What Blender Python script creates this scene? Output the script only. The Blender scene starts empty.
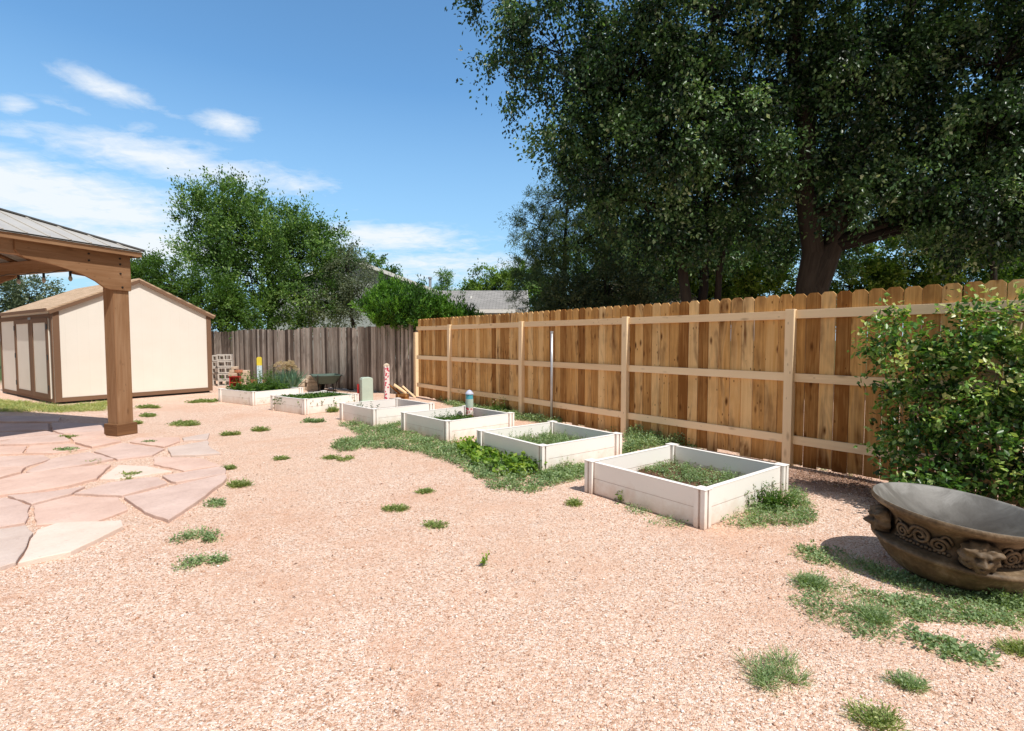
import bpy, math, random
import numpy as np
from mathutils import Vector, Matrix

random.seed(7)
rng = np.random.default_rng(7)
scene = bpy.context.scene
COL = scene.collection
PI = math.pi
R = math.radians

# ------------------------------------------------------------------ camera
FPX, CAMH = 520.0, 1.37
PITCH = math.atan(25.5 / 520)
cam = bpy.data.cameras.new('camera')
camo = bpy.data.objects.new('camera', cam)
COL.objects.link(camo)
scene.camera = camo
cam.sensor_width = 36
cam.lens = FPX / 1024 * 36
cam.clip_end = 2000
camo.location = (0, 0, CAMH)
camo.rotation_euler = (PI / 2 - PITCH, 0, 0)


def G(u, v, z=0.0):
    """survey helper: where the sight line of the photo meets height z"""
    x = (u - 512) / FPX
    y = -(v - 365.5) / FPX
    Y = math.cos(PITCH) + y * math.sin(PITCH)
    Z = -math.sin(PITCH) + y * math.cos(PITCH)
    t = (z - CAMH) / Z
    return Vector((x * t, Y * t, z))


# ------------------------------------------------------------------ light
SUN_EL = R(58)
sd = Vector((.68 * math.cos(SUN_EL), -.73 * math.cos(SUN_EL), math.sin(SUN_EL))).normalized()
ld = bpy.data.lights.new('sun', 'SUN')
ld.energy = 5.0
ld.angle = R(.53)
ld.color = (1, .958, .895)
lo = bpy.data.objects.new('sun', ld)
COL.objects.link(lo)
lo.rotation_euler = sd.to_track_quat('Z', 'Y').to_euler()
lo.location = (6, -6, 12)

scene.view_settings.view_transform = 'Standard'
scene.view_settings.look = 'None'
scene.view_settings.exposure = 0
scene.view_settings.gamma = 1

# ------------------------------------------------------------------ node helpers


class NT:
    def __init__(s, tree):
        s.t = tree
        s.n = tree.nodes
        s.l = tree.links

    def add(s, typ, ins=None, **kw):
        n = s.n.new(typ)
        for k, v in kw.items():
            setattr(n, k, v)
        if ins:
            for k, v in ins.items():
                sock = n.inputs[k]
                if isinstance(v, bpy.types.NodeSocket):
                    s.l.new(v, sock)
                else:
                    sock.default_value = v
        return n

    def m(s, op, a, b=0.0, c=0.0, clamp=False):
        return s.add('ShaderNodeMath', {0: a, 1: b, 2: c}, operation=op, use_clamp=clamp).outputs[0]

    def ramp(s, fac, stops, interp='LINEAR'):
        n = s.n.new('ShaderNodeValToRGB')
        n.color_ramp.interpolation = interp
        e = n.color_ramp.elements
        while len(e) < len(stops):
            e.new(.5)
        for i, (p, c) in enumerate(stops):
            e[i].position = p
            e[i].color = (*c, 1) if len(c) == 3 else c
        s.l.new(fac, n.inputs[0])
        return n.outputs[0]

    def mix(s, fac, a, b, blend='MIX'):
        n = s.n.new('ShaderNodeMix')
        n.data_type = 'RGBA'
        n.blend_type = blend
        for sock, v in ((n.inputs[0], fac), (n.inputs[6], a), (n.inputs[7], b)):
            if isinstance(v, bpy.types.NodeSocket):
                s.l.new(v, sock)
            else:
                sock.default_value = v if not isinstance(v, tuple) or len(v) == 4 else (*v, 1)
        return n.outputs[2]

    def noise(s, vec, scale, detail=3, rough=.5, dist=0.0):
        return s.add('ShaderNodeTexNoise', {'Vector': vec, 'Scale': scale, 'Detail': detail,
                                            'Roughness': rough, 'Distortion': dist}).outputs[0]


def new_mat(name):
    m = bpy.data.materials.new(name)
    m.use_nodes = True
    nt = NT(m.node_tree)
    nt.n.clear()
    out = nt.n.new('ShaderNodeOutputMaterial')
    return m, nt, out


def finish(nt, out, color, rough=.7, bump=None, bstr=.3, bdist=.01, spec=.3, metal=0.0, transl=None, tf=.3):
    p = nt.add('ShaderNodeBsdfPrincipled', {'Base Color': color if isinstance(color, bpy.types.NodeSocket) else (*color, 1),
                                            'Roughness': rough, 'Specular IOR Level': spec, 'Metallic': metal})
    if bump is not None:
        b = nt.add('ShaderNodeBump', {'Height': bump, 'Strength': bstr, 'Distance': bdist})
        nt.l.new(b.outputs[0], p.inputs['Normal'])
    sh = p.outputs[0]
    if transl is not None:
        t = nt.add('ShaderNodeBsdfTranslucent', {'Color': transl})
        mx = nt.add('ShaderNodeMixShader', {0: tf, 1: sh, 2: t.outputs[0]})
        sh = mx.outputs[0]
    nt.l.new(sh, out.inputs[0])


def wood_mat(name, dark, mid, light, grain=1.0, knots=.6, rough=.8, contrast=1.0, stain=0.0, bstr=.25, spec=.15):
    m, nt, out = new_mat(name)
    a = nt.add('ShaderNodeAttribute', attribute_name='wuv').outputs['Vector']
    s = nt.add('ShaderNodeSeparateXYZ', {0: a})
    al, ac, rd = s.outputs
    off = nt.m('MULTIPLY', rd, 57.3)
    v1 = nt.add('ShaderNodeCombineXYZ', {0: nt.m('MULTIPLY', al, 1.3), 1: nt.m('MULTIPLY', ac, 42), 2: off}).outputs[0]
    g1 = nt.noise(v1, 1.0 * grain, 4, .6, .6)
    v2 = nt.add('ShaderNodeCombineXYZ', {0: nt.m('MULTIPLY', al, 1.1), 1: nt.m('MULTIPLY', ac, 6), 2: off}).outputs[0]
    g2 = nt.noise(v2, 1.0, 3, .6, 1.2)
    rnd2 = nt.m('FRACT', nt.m('MULTIPLY', rd, 13.77))
    f = nt.m('ADD', nt.m('MULTIPLY', g1, .75 * contrast), nt.m('MULTIPLY', g2, .85 * contrast))
    f = nt.m('ADD', f, nt.m('MULTIPLY', rnd2, .8 * contrast))
    f = nt.m('SUBTRACT', f, .5 * contrast * 2.4 - .5, clamp=True)
    c = nt.ramp(f, [(0, dark), (.48, mid), (1, light)])
    if knots:
        v3 = nt.add('ShaderNodeCombineXYZ', {0: nt.m('MULTIPLY', al, 3.2), 1: nt.m('MULTIPLY', ac, 8.5), 2: off}).outputs[0]
        vo = nt.add('ShaderNodeTexVoronoi', {'Vector': v3, 'Scale': 1.0, 'Randomness': 1.0})
        dd = nt.m('ADD', vo.outputs['Distance'], nt.m('MULTIPLY', g1, .08))
        kf = nt.m('SUBTRACT', 1.0, nt.m('SMOOTH_MIN', nt.m('MULTIPLY', nt.m('SUBTRACT', dd, .10, clamp=True), 7), 1.0, .1), clamp=True)
        kr = nt.m('GREATER_THAN', nt.add('ShaderNodeSeparateXYZ', {0: vo.outputs['Color']}).outputs[0], .25)
        kf = nt.m('MULTIPLY', nt.m('MULTIPLY', kf, kr), knots)
        v4 = nt.add('ShaderNodeCombineXYZ', {0: nt.m('MULTIPLY', al, 11), 1: nt.m('MULTIPLY', ac, 24), 2: off}).outputs[0]
        vs = nt.add('ShaderNodeTexVoronoi', {'Vector': v4, 'Scale': 1.0, 'Randomness': 1.0})
        ks = nt.m('LESS_THAN', vs.outputs['Distance'], .17)
        ks = nt.m('MULTIPLY', ks, nt.m('GREATER_THAN', nt.add('ShaderNodeSeparateXYZ', {0: vs.outputs['Color']}).outputs[0], .72))
        ks = nt.m('MULTIPLY', ks, nt.m('GREATER_THAN', nt.m('FRACT', nt.m('MULTIPLY', rd, 7.31)), .45))
        kf = nt.m('MAXIMUM', kf, nt.m('MULTIPLY', ks, knots * .8))
        c = nt.mix(kf, c, (dark[0] * .45, dark[1] * .4, dark[2] * .4, 1))
    if stain:
        oc = nt.add('ShaderNodeTexCoord').outputs['Object']
        sn = nt.noise(oc, 1.4, 4, .6)
        sz = nt.add('ShaderNodeSeparateXYZ', {0: oc}).outputs[2]
        low = nt.m('MULTIPLY', nt.m('SUBTRACT', .34, nt.m('ADD', sz, nt.m('MULTIPLY', g2, .15)), clamp=True), 1.6)
        st2 = nt.m('MULTIPLY', nt.m('SUBTRACT', g2, .50, clamp=True), nt.m('MULTIPLY', sn, 5.0))
        sf = nt.m('ADD', nt.m('MULTIPLY', nt.m('ADD', nt.m('SUBTRACT', sn, .45, clamp=True), st2), stain * 2.4), low, clamp=True)
        c = nt.mix(sf, c, (dark[0] * .6, dark[1] * .55, dark[2] * .5, 1))
    finish(nt, out, c, rough, g1, bstr, .004, spec)
    return m


def leaf_mat(name, stops, rough=.5, tf=.3, spec=.35, tgain=1.6):
    m, nt, out = new_mat(name)
    t = nt.add('ShaderNodeAttribute', attribute_name='tone').outputs['Fac']
    c = nt.ramp(t, stops)
    tc = nt.mix(1.0, c, (tgain * 1.1, tgain * 1.15, tgain * .45, 1), 'MULTIPLY')
    finish(nt, out, c, rough, None, spec=spec, transl=tc, tf=tf)
    return m


def plain_mat(name, color, rough=.7, var=.15, scale=6, spec=.3, metal=0.0, bstr=.1, fine=80, bdist=.003):
    m, nt, out = new_mat(name)
    oc = nt.add('ShaderNodeTexCoord').outputs['Object']
    n = nt.noise(oc, scale, 5, .6)
    n2 = nt.noise(oc, fine, 2, .6)
    k = nt.m('ADD', nt.m('MULTIPLY', n, .7), nt.m('MULTIPLY', n2, .3))
    lo_ = tuple(max(0, x * (1 - var * 1.6)) for x in color)
    hi_ = tuple(min(1, x * (1 + var)) for x in color)
    c = nt.ramp(k, [(.3, lo_), (.7, hi_)])
    finish(nt, out, c, rough, n2, bstr, bdist, spec, metal)
    return m


M = {}
M['cedar'] = wood_mat('new_cedar', (.25, .10, .024), (.66, .37, .13), (.86, .59, .29), knots=1.0, contrast=1.1, stain=.55)
M['pine'] = wood_mat('pale_framing_wood', (.66, .45, .25), (.88, .665, .42), (.94, .77, .53), knots=.5, contrast=.55)
M['oldwood'] = wood_mat('weathered_grey_wood', (.075, .055, .045), (.25, .205, .17), (.54, .48, .42), knots=.35, contrast=1.3, stain=.35, bstr=.6)
M['stained'] = wood_mat('brown_stained_wood', (.12, .056, .025), (.235, .122, .058), (.36, .225, .13), knots=.4, contrast=.9, spec=.2)
M['brown_trim'] = wood_mat('brown_painted_trim', (.16, .092, .055), (.19, .11, .068), (.225, .135, .085), knots=0, contrast=.5)
M['bark'] = wood_mat('grey_brown_bark', (.006, .005, .004), (.013, .010, .008), (.045, .037, .030), knots=0, grain=1.4, contrast=1.0, bstr=1.0)
M['twig'] = wood_mat('pale_twig', (.12, .08, .05), (.25, .18, .12), (.4, .31, .22), knots=0, contrast=.6)


def gravel_nodes(nt, oc, scale):
    vo = nt.add('ShaderNodeTexVoronoi', {'Vector': oc, 'Scale': scale, 'Randomness': 1.0})
    sp = nt.add('ShaderNodeSeparateXYZ', {0: vo.outputs['Color']})
    c = nt.ramp(sp.outputs[0], [(0, (.28, .16, .11)), (.10, (.46, .25, .155)), (.30, (.68, .44, .315)),
                               (.6, (.79, .56, .435)), (.85, (.86, .69, .575)), (1, (.93, .84, .76))])
    return vo, sp, c


def make_ground_mat():
    m, nt, out = new_mat('pink_crushed_gravel')
    oc = nt.add('ShaderNodeTexCoord').outputs['Object']
    wob = nt.add('ShaderNodeTexNoise', {'Vector': oc, 'Scale': 60.0, 'Detail': 2.0})
    ocw = nt.add('ShaderNodeVectorMath', {0: oc, 1: nt.add('ShaderNodeVectorMath', {0: wob.outputs['Color'], 'Scale': .012}, operation='SCALE').outputs[0]}, operation='ADD').outputs[0]
    vo, sp, c = gravel_nodes(nt, ocw, 128.0)
    # patches of dusty orange soil showing between the stones
    n1 = nt.noise(oc, .9, 6, .62, .4)
    n2 = nt.noise(oc, 5.0, 4, .6)
    f = nt.m('ADD', nt.m('MULTIPLY', n1, .7), nt.m('MULTIPLY', n2, .3))
    f1 = nt.ramp(f, [(.47, (0, 0, 0)), (.63, (1, 1, 1))])
    soil = nt.ramp(nt.noise(oc, 14, 5, .7), [(.3, (.56, .30, .19)), (.7, (.76, .48, .34))])
    c = nt.mix(nt.m('MULTIPLY', f1, .7), c, soil)
    # broad tone changes
    n3 = nt.noise(oc, .45, 3, .5)
    c = nt.mix(nt.m('MULTIPLY', nt.ramp(n3, [(.35, (0, 0, 0)), (.7, (1, 1, 1))]), .35), c, (.72, .51, .38, 1))
    n4 = nt.noise(oc, 30.0, 3, .7)
    c = nt.mix(nt.m('MULTIPLY', nt.ramp(n4, [(.60, (0, 0, 0)), (.72, (1, 1, 1))]), .5), c, (.42, .25, .17, 1))
    # dark red litter by the corner under the shrub
    px = nt.add('ShaderNodeSeparateXYZ', {0: oc})
    dx = nt.m('SUBTRACT', px.outputs[0], 3.2)
    dy = nt.m('SUBTRACT', px.outputs[1], 4.75)
    al = nt.m('ADD', nt.m('MULTIPLY', dx, -.612), nt.m('MULTIPLY', dy, .791))
    ac = nt.m('ADD', nt.m('MULTIPLY', dx, .791), nt.m('MULTIPLY', dy, .612))
    d = nt.m('SQRT', nt.m('ADD', nt.m('POWER', nt.m('MULTIPLY', al, .8), 2.0), nt.m('POWER', nt.m('MULTIPLY', ac, 2.2), 2.0)))
    d = nt.m('ADD', d, nt.m('MULTIPLY', nt.m('SUBTRACT', n2, .5), 1.2))
    lf = nt.ramp(d, [(.55, (1, 1, 1)), (1.1, (0, 0, 0))])
    lit = nt.ramp(nt.noise(oc, 60, 4, .7), [(.35, (.10, .052, .035)), (.65, (.36, .21, .15))])
    c = nt.mix(nt.m('MULTIPLY', lf, .8), c, lit)
    # far ground, outside the yard: dull grass
    dist = nt.m('SQRT', nt.m('ADD', nt.m('POWER', px.outputs[0], 2.0), nt.m('POWER', px.outputs[1], 2.0)))
    far = nt.ramp(nt.m('DIVIDE', dist, 60.0), [(.36, (0, 0, 0)), (.42, (1, 1, 1))])
    c = nt.mix(far, c, (.09, .12, .04, 1))
    bf = nt.m('ADD', nt.m('MULTIPLY', vo.outputs['Distance'], -1.0), nt.m('MULTIPLY', sp.outputs[1], .5))
    bf = nt.m('ADD', bf, nt.m('MULTIPLY', n4, .6))
    hb = nt.m('ADD', nt.noise(oc, 2.2, 3, .55), nt.m('MULTIPLY', nt.noise(oc, 7.5, 3, .6), .45))
    b1 = nt.add('ShaderNodeBump', {'Height': hb, 'Strength': .6, 'Distance': .055})
    b2 = nt.add('ShaderNodeBump', {'Height': bf, 'Strength': .8, 'Distance': .0065, 'Normal': b1.outputs[0]})
    p = nt.add('ShaderNodeBsdfPrincipled', {'Base Color': c, 'Roughness': .92, 'Specular IOR Level': .15, 'Normal': b2.outputs[0]})
    nt.l.new(p.outputs[0], out.inputs[0])
    return m


M['gravel'] = make_ground_mat()


def pebble_mat():
    m, nt, out = new_mat('loose_pebbles')
    t = nt.add('ShaderNodeAttribute', attribute_name='tone').outputs['Fac']
    c = nt.ramp(t, [(0, (.30, .17, .12)), (.08, (.46, .25, .155)), (.3, (.68, .44, .315)),
                    (.6, (.79, .56, .43)), (.86, (.86, .69, .57)), (1, (.94, .86, .79))])
    finish(nt, out, c, .85, None, spec=.2)
    return m


M['pebble'] = pebble_mat()


def stone_mat(name, a, b):
    m, nt, out = new_mat(name)
    oc = nt.add('ShaderNodeTexCoord').outputs['Object']
    n = nt.noise(oc, 2.3, 6, .65, .5)
    n2 = nt.noise(oc, 45, 4, .7)
    k = nt.m('ADD', nt.m('MULTIPLY', n, .75), nt.m('MULTIPLY', n2, .25))
    c = nt.ramp(k, [(.32, a), (.62, b)])
    sp = nt.ramp(nt.noise(oc, 9, 5, .7), [(.62, (0, 0, 0)), (.75, (1, 1, 1))])
    c = nt.mix(nt.m('MULTIPLY', sp, .4), c, (.80, .63, .50, 1))
    dk = nt.ramp(nt.noise(oc, 26, 5, .75), [(.58, (0, 0, 0)), (.70, (1, 1, 1))])
    c = nt.mix(nt.m('MULTIPLY', dk, .35), c, (a[0] * .55, a[1] * .5, a[2] * .5, 1))
    hh = nt.m('ADD', nt.m('MULTIPLY', n, 3.0), n2)
    finish(nt, out, c, .85, hh, .6, .006, .2)
    return m


M['flag_mauve'] = stone_mat('mauve_sandstone', (.50, .35, .295), (.66, .49, .42))
M['flag_pink'] = stone_mat('pink_sandstone', (.54, .36, .29), (.69, .49, .405))
M['flag_buff'] = stone_mat('buff_sandstone', (.66, .51, .42), (.76, .61, .52))
M['flag_grey'] = stone_mat('pale_grey_sandstone', (.50, .38, .325), (.63, .51, .445))


def vinyl_mat():
    m, nt, out = new_mat('white_vinyl')
    oc = nt.add('ShaderNodeTexCoord').outputs['Object']
    z = nt.add('ShaderNodeSeparateXYZ', {0: oc}).outputs[2]
    n = nt.noise(oc, 7, 5, .65)
    n2 = nt.noise(oc, 40, 3, .7)
    dirt_bounce = nt.m('ADD', nt.m('MULTIPLY', z, -4.2), nt.m('ADD', nt.m('MULTIPLY', n, 1.3), .18))
    dirt_bounce = nt.m('ADD', dirt_bounce, nt.m('MULTIPLY', n2, .2))
    f = nt.ramp(dirt_bounce, [(.25, (0, 0, 0)), (.95, (1, 1, 1))])
    c = nt.mix(nt.m('MULTIPLY', f, .62), (.90, .865, .82, 1), (.62, .43, .31, 1))  # tan is soil splash plus gravel bounce light put into the colour
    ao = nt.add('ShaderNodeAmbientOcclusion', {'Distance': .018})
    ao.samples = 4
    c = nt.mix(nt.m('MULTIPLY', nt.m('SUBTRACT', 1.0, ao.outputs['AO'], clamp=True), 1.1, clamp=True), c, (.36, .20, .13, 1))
    gr = nt.ramp(nt.noise(oc, 18, 4, .7), [(.60, (0, 0, 0)), (.78, (1, 1, 1))])
    c = nt.mix(nt.m('MULTIPLY', gr, .16), c, (.45, .42, .38, 1))
    finish(nt, out, c, .45, n2, .08, .002, .35)
    return m


M['vinyl'] = vinyl_mat()
M['soil'] = plain_mat('garden_soil', (.17, .095, .06), .95, .5, 22, .1, bstr=1.0, fine=70, bdist=.02)


def siding_mat():
    m, nt, out = new_mat('cream_siding')
    oc = nt.add('ShaderNodeTexCoord').outputs['Object']
    s = nt.add('ShaderNodeSeparateXYZ', {0: oc})
    fr = nt.m('FRACT', nt.m('MULTIPLY', nt.m('ADD', s.outputs[0], s.outputs[1]), 1 / .203))
    g = nt.ramp(fr, [(0, (0, 0, 0)), (.05, (1, 1, 1)), (.95, (1, 1, 1)), (1, (0, 0, 0))])
    n = nt.noise(oc, 1.7, 4, .6)
    c = nt.ramp(n, [(.3, (.76, .70, .615)), (.7, (.79, .735, .655))])
    c = nt.mix(nt.m('MULTIPLY', nt.m('SUBTRACT', 1.0, g), .05), c, (.35, .31, .26, 1))
    finish(nt, out, c, .75, g, .25, .003, .2)
    return m


M['siding'] = siding_mat()


def shingle_mat(name, a, b):
    m, nt, out = new_mat(name)
    oc = nt.add('ShaderNodeTexCoord').outputs['Object']
    s = nt.add('ShaderNodeSeparateXYZ', {0: oc})
    br = nt.add('ShaderNodeTexBrick', {'Vector': nt.add('ShaderNodeCombineXYZ', {0: nt.m('ADD', s.outputs[1], nt.m('MULTIPLY', s.outputs[0], .02)), 1: nt.m('MULTIPLY', s.outputs[2], 2.6)}).outputs[0],
                                       'Color1': (*a, 1), 'Color2': (*b, 1), 'Mortar': (a[0] * .5, a[1] * .5, a[2] * .5, 1),
                                       'Scale': 1.0, 'Mortar Size': .012, 'Brick Width': .3, 'Row Height': .14})
    n = nt.noise(oc, 60, 3, .7)
    c = nt.mix(nt.m('MULTIPLY', n, .45), br.outputs[0], (b[0] * .6, b[1] * .6, b[2] * .6, 1))
    finish(nt, out, c, .9, n, .4, .006, .1)
    return m


M['shingle_tan'] = shingle_mat('tan_shingles', (.50, .35, .225), (.66, .47, .32))
M['shingle_grey'] = shingle_mat('grey_shingles', (.26, .25, .24), (.36, .345, .33))
M['roof_metal'] = plain_mat('grey_metal_roof', (.54, .51, .465), .55, .12, 2, .4, .3, .03)
M['galv'] = plain_mat('galvanised_pipe', (.50, .52, .54), .4, .15, 10, .5, .6, .05)
M['concrete'] = plain_mat('pale_concrete', (.60, .55, .49), .9, .2, 14, .1, bstr=.5)
M['black'] = plain_mat('black_metal', (.015, .014, .013), .5, .2, 10)
M['glass_bulb'] = plain_mat('clear_bulb', (.35, .33, .28), .15, .1, 4, .6)
M['tan_block'] = plain_mat('tan_stone_block', (.62, .50, .38), .9, .25, 9, .1, bstr=.5)
M['red_brick'] = plain_mat('red_brick', (.50, .20, .12), .9, .25, 15, .1, bstr=.4)
M['red_paint'] = plain_mat('red_paint', (.42, .03, .03), .5, .2, 12)
M['green_plastic'] = plain_mat('dark_green_plastic', (.07, .105, .085), .45, .2, 8)
M['grey_green'] = plain_mat('pale_green_plastic', (.47, .56, .47), .55, .08, 5)
M['yellow_paint'] = plain_mat('yellow_paint', (.72, .58, .06), .5, .1, 8)
M['pale_blue'] = plain_mat('pale_blue_paint', (.55, .68, .72), .5, .1, 8)
M['teal_paint'] = plain_mat('teal_paint', (.10, .42, .50), .4, .15, 20)
M['lilac'] = plain_mat('lilac_cap', (.50, .53, .66), .35, .1, 10)
M['house_grey'] = plain_mat('grey_house_siding', (.42, .45, .44), .8, .06, 3, .1)
M['house_yellow'] = plain_mat('ochre_house_wall', (.48, .33, .13), .8, .06, 3, .1)
M['white_trim'] = plain_mat('white_trim', (.78, .77, .74), .6, .05, 3)
M['rubber'] = plain_mat('black_rubber', (.02, .02, .02), .8, .2, 12)
M['rooftan'] = shingle_mat('weathered_tan_shingles', (.33, .27, .22), (.5, .42, .35))


def planter_mat():
    m, nt, out = new_mat('weathered_bronze_concrete')
    oc = nt.add('ShaderNodeTexCoord').outputs['Object']
    n = nt.noise(oc, 9, 6, .65, .5)
    n2 = nt.noise(oc, 55, 4, .7)
    k = nt.m('ADD', nt.m('MULTIPLY', n, .7), nt.m('MULTIPLY', n2, .3))
    c = nt.ramp(k, [(.32, (.050, .031, .015)), (.5, (.135, .088, .046)), (.68, (.27, .195, .12))])
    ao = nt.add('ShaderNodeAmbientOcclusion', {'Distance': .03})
    c = nt.mix(nt.m('MULTIPLY', nt.m('SUBTRACT', 1.0, ao.outputs['AO'], clamp=True), 1.7, clamp=True), c, (.03, .02, .012, 1))  # crevice shade put into the colour to define the relief
    finish(nt, out, c, .62, n2, .5, .004, .35)
    return m


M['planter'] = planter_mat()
def lining_mat():
    m, nt, out = new_mat('grey_planter_lining')
    oc = nt.add('ShaderNodeTexCoord').outputs['Object']
    sp = nt.add('ShaderNodeSeparateXYZ', {0: oc})
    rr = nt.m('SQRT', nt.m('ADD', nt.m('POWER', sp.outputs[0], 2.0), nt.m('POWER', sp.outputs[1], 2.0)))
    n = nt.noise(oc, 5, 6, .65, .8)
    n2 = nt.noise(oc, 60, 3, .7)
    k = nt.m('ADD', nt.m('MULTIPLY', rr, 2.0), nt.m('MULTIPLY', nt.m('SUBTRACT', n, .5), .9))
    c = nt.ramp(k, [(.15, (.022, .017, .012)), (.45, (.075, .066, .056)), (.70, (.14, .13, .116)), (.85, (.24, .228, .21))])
    finish(nt, out, c, .5, n2, .3, .003, .3)
    return m


M['planter_in'] = lining_mat()


def painted_floral():
    m, nt, out = new_mat('pink_floral_paint')
    oc = nt.add('ShaderNodeTexCoord').outputs['Object']
    vo = nt.add('ShaderNodeTexVoronoi', {'Vector': oc, 'Scale': 22.0})
    c = nt.ramp(vo.outputs['Distance'], [(0, (.55, .04, .06)), (.36, (.58, .06, .10)), (.44, (.80, .66, .62)), (1, (.82, .72, .66))], 'LINEAR')
    finish(nt, out, c, .5)
    return m


M['floral'] = painted_floral()

# foliage
M['elm'] = leaf_mat('dark_elm_leaves', [(0, (.007, .020, .008)), (.35, (.028, .070, .022)), (.75, (.095, .19, .060)), (.93, (.23, .36, .16)), (1, (.42, .52, .34))], .40, .24, .45)  # two palest stops paint highlights into the leaf colour
M['elm_light'] = leaf_mat('mid_elm_leaves', [(0, (.030, .070, .018)), (.45, (.095, .19, .046)), (.8, (.21, .34, .10)), (1, (.44, .54, .27))], .5, .38, .35)
M['bright'] = leaf_mat('bright_green_leaves', [(0, (.03, .075, .012)), (.5, (.07, .15, .022)), (1, (.16, .26, .05))], .5, .35)
M['yellowgreen'] = leaf_mat('yellow_green_leaves', [(0, (.04, .085, .012)), (.5, (.14, .24, .035)), (1, (.34, .44, .10))], .5, .35)
M['silver'] = leaf_mat('silver_green_leaves', [(0, (.05, .075, .035)), (.5, (.12, .155, .085)), (1, (.26, .30, .20))], .5, .25)
M['pineneedle'] = leaf_mat('blue_green_needles', [(0, (.022, .055, .022)), (.5, (.07, .13, .05)), (1, (.24, .31, .11))], .55, .15)
M['juniper'] = leaf_mat('juniper_sprays', [(0, (.010, .038, .004)), (.5, (.050, .15, .014)), (1, (.16, .33, .035))], .55, .3)
M['shrub'] = leaf_mat('glossy_shrub_leaves', [(0, (.020, .050, .010)), (.35, (.060, .145, .026)), (.68, (.16, .31, .065)), (.90, (.40, .52, .17)), (1, (.55, .56, .25))], .36, .32, .5)
M['weed'] = leaf_mat('spurge_leaves', [(0, (.08, .14, .06)), (.5, (.22, .32, .14)), (1, (.44, .52, .30))], .6, .3)
M['weed_y'] = leaf_mat('grassy_weed', [(0, (.10, .15, .04)), (.5, (.23, .30, .09)), (1, (.48, .48, .22))], .6, .3)
M['vine'] = leaf_mat('squash_leaves', [(0, (.07, .15, .02)), (.5, (.17, .30, .04)), (1, (.40, .48, .09))], .5, .35)
M['onion'] = leaf_mat('blue_green_stalks', [(0, (.05, .13, .09)), (.5, (.10, .21, .14)), (1, (.2, .3, .2))], .5, .2)
M['seed'] = leaf_mat('dry_seed_heads', [(0, (.35, .26, .15)), (.5, (.55, .43, .27)), (1, (.72, .60, .42))], .7, .2)
M['litter'] = leaf_mat('dry_leaf_litter', [(0, (.11, .055, .035)), (.5, (.27, .15, .10)), (1, (.5, .33, .22))], .8, .1)

# ------------------------------------------------------------------ mesh builder


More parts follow.
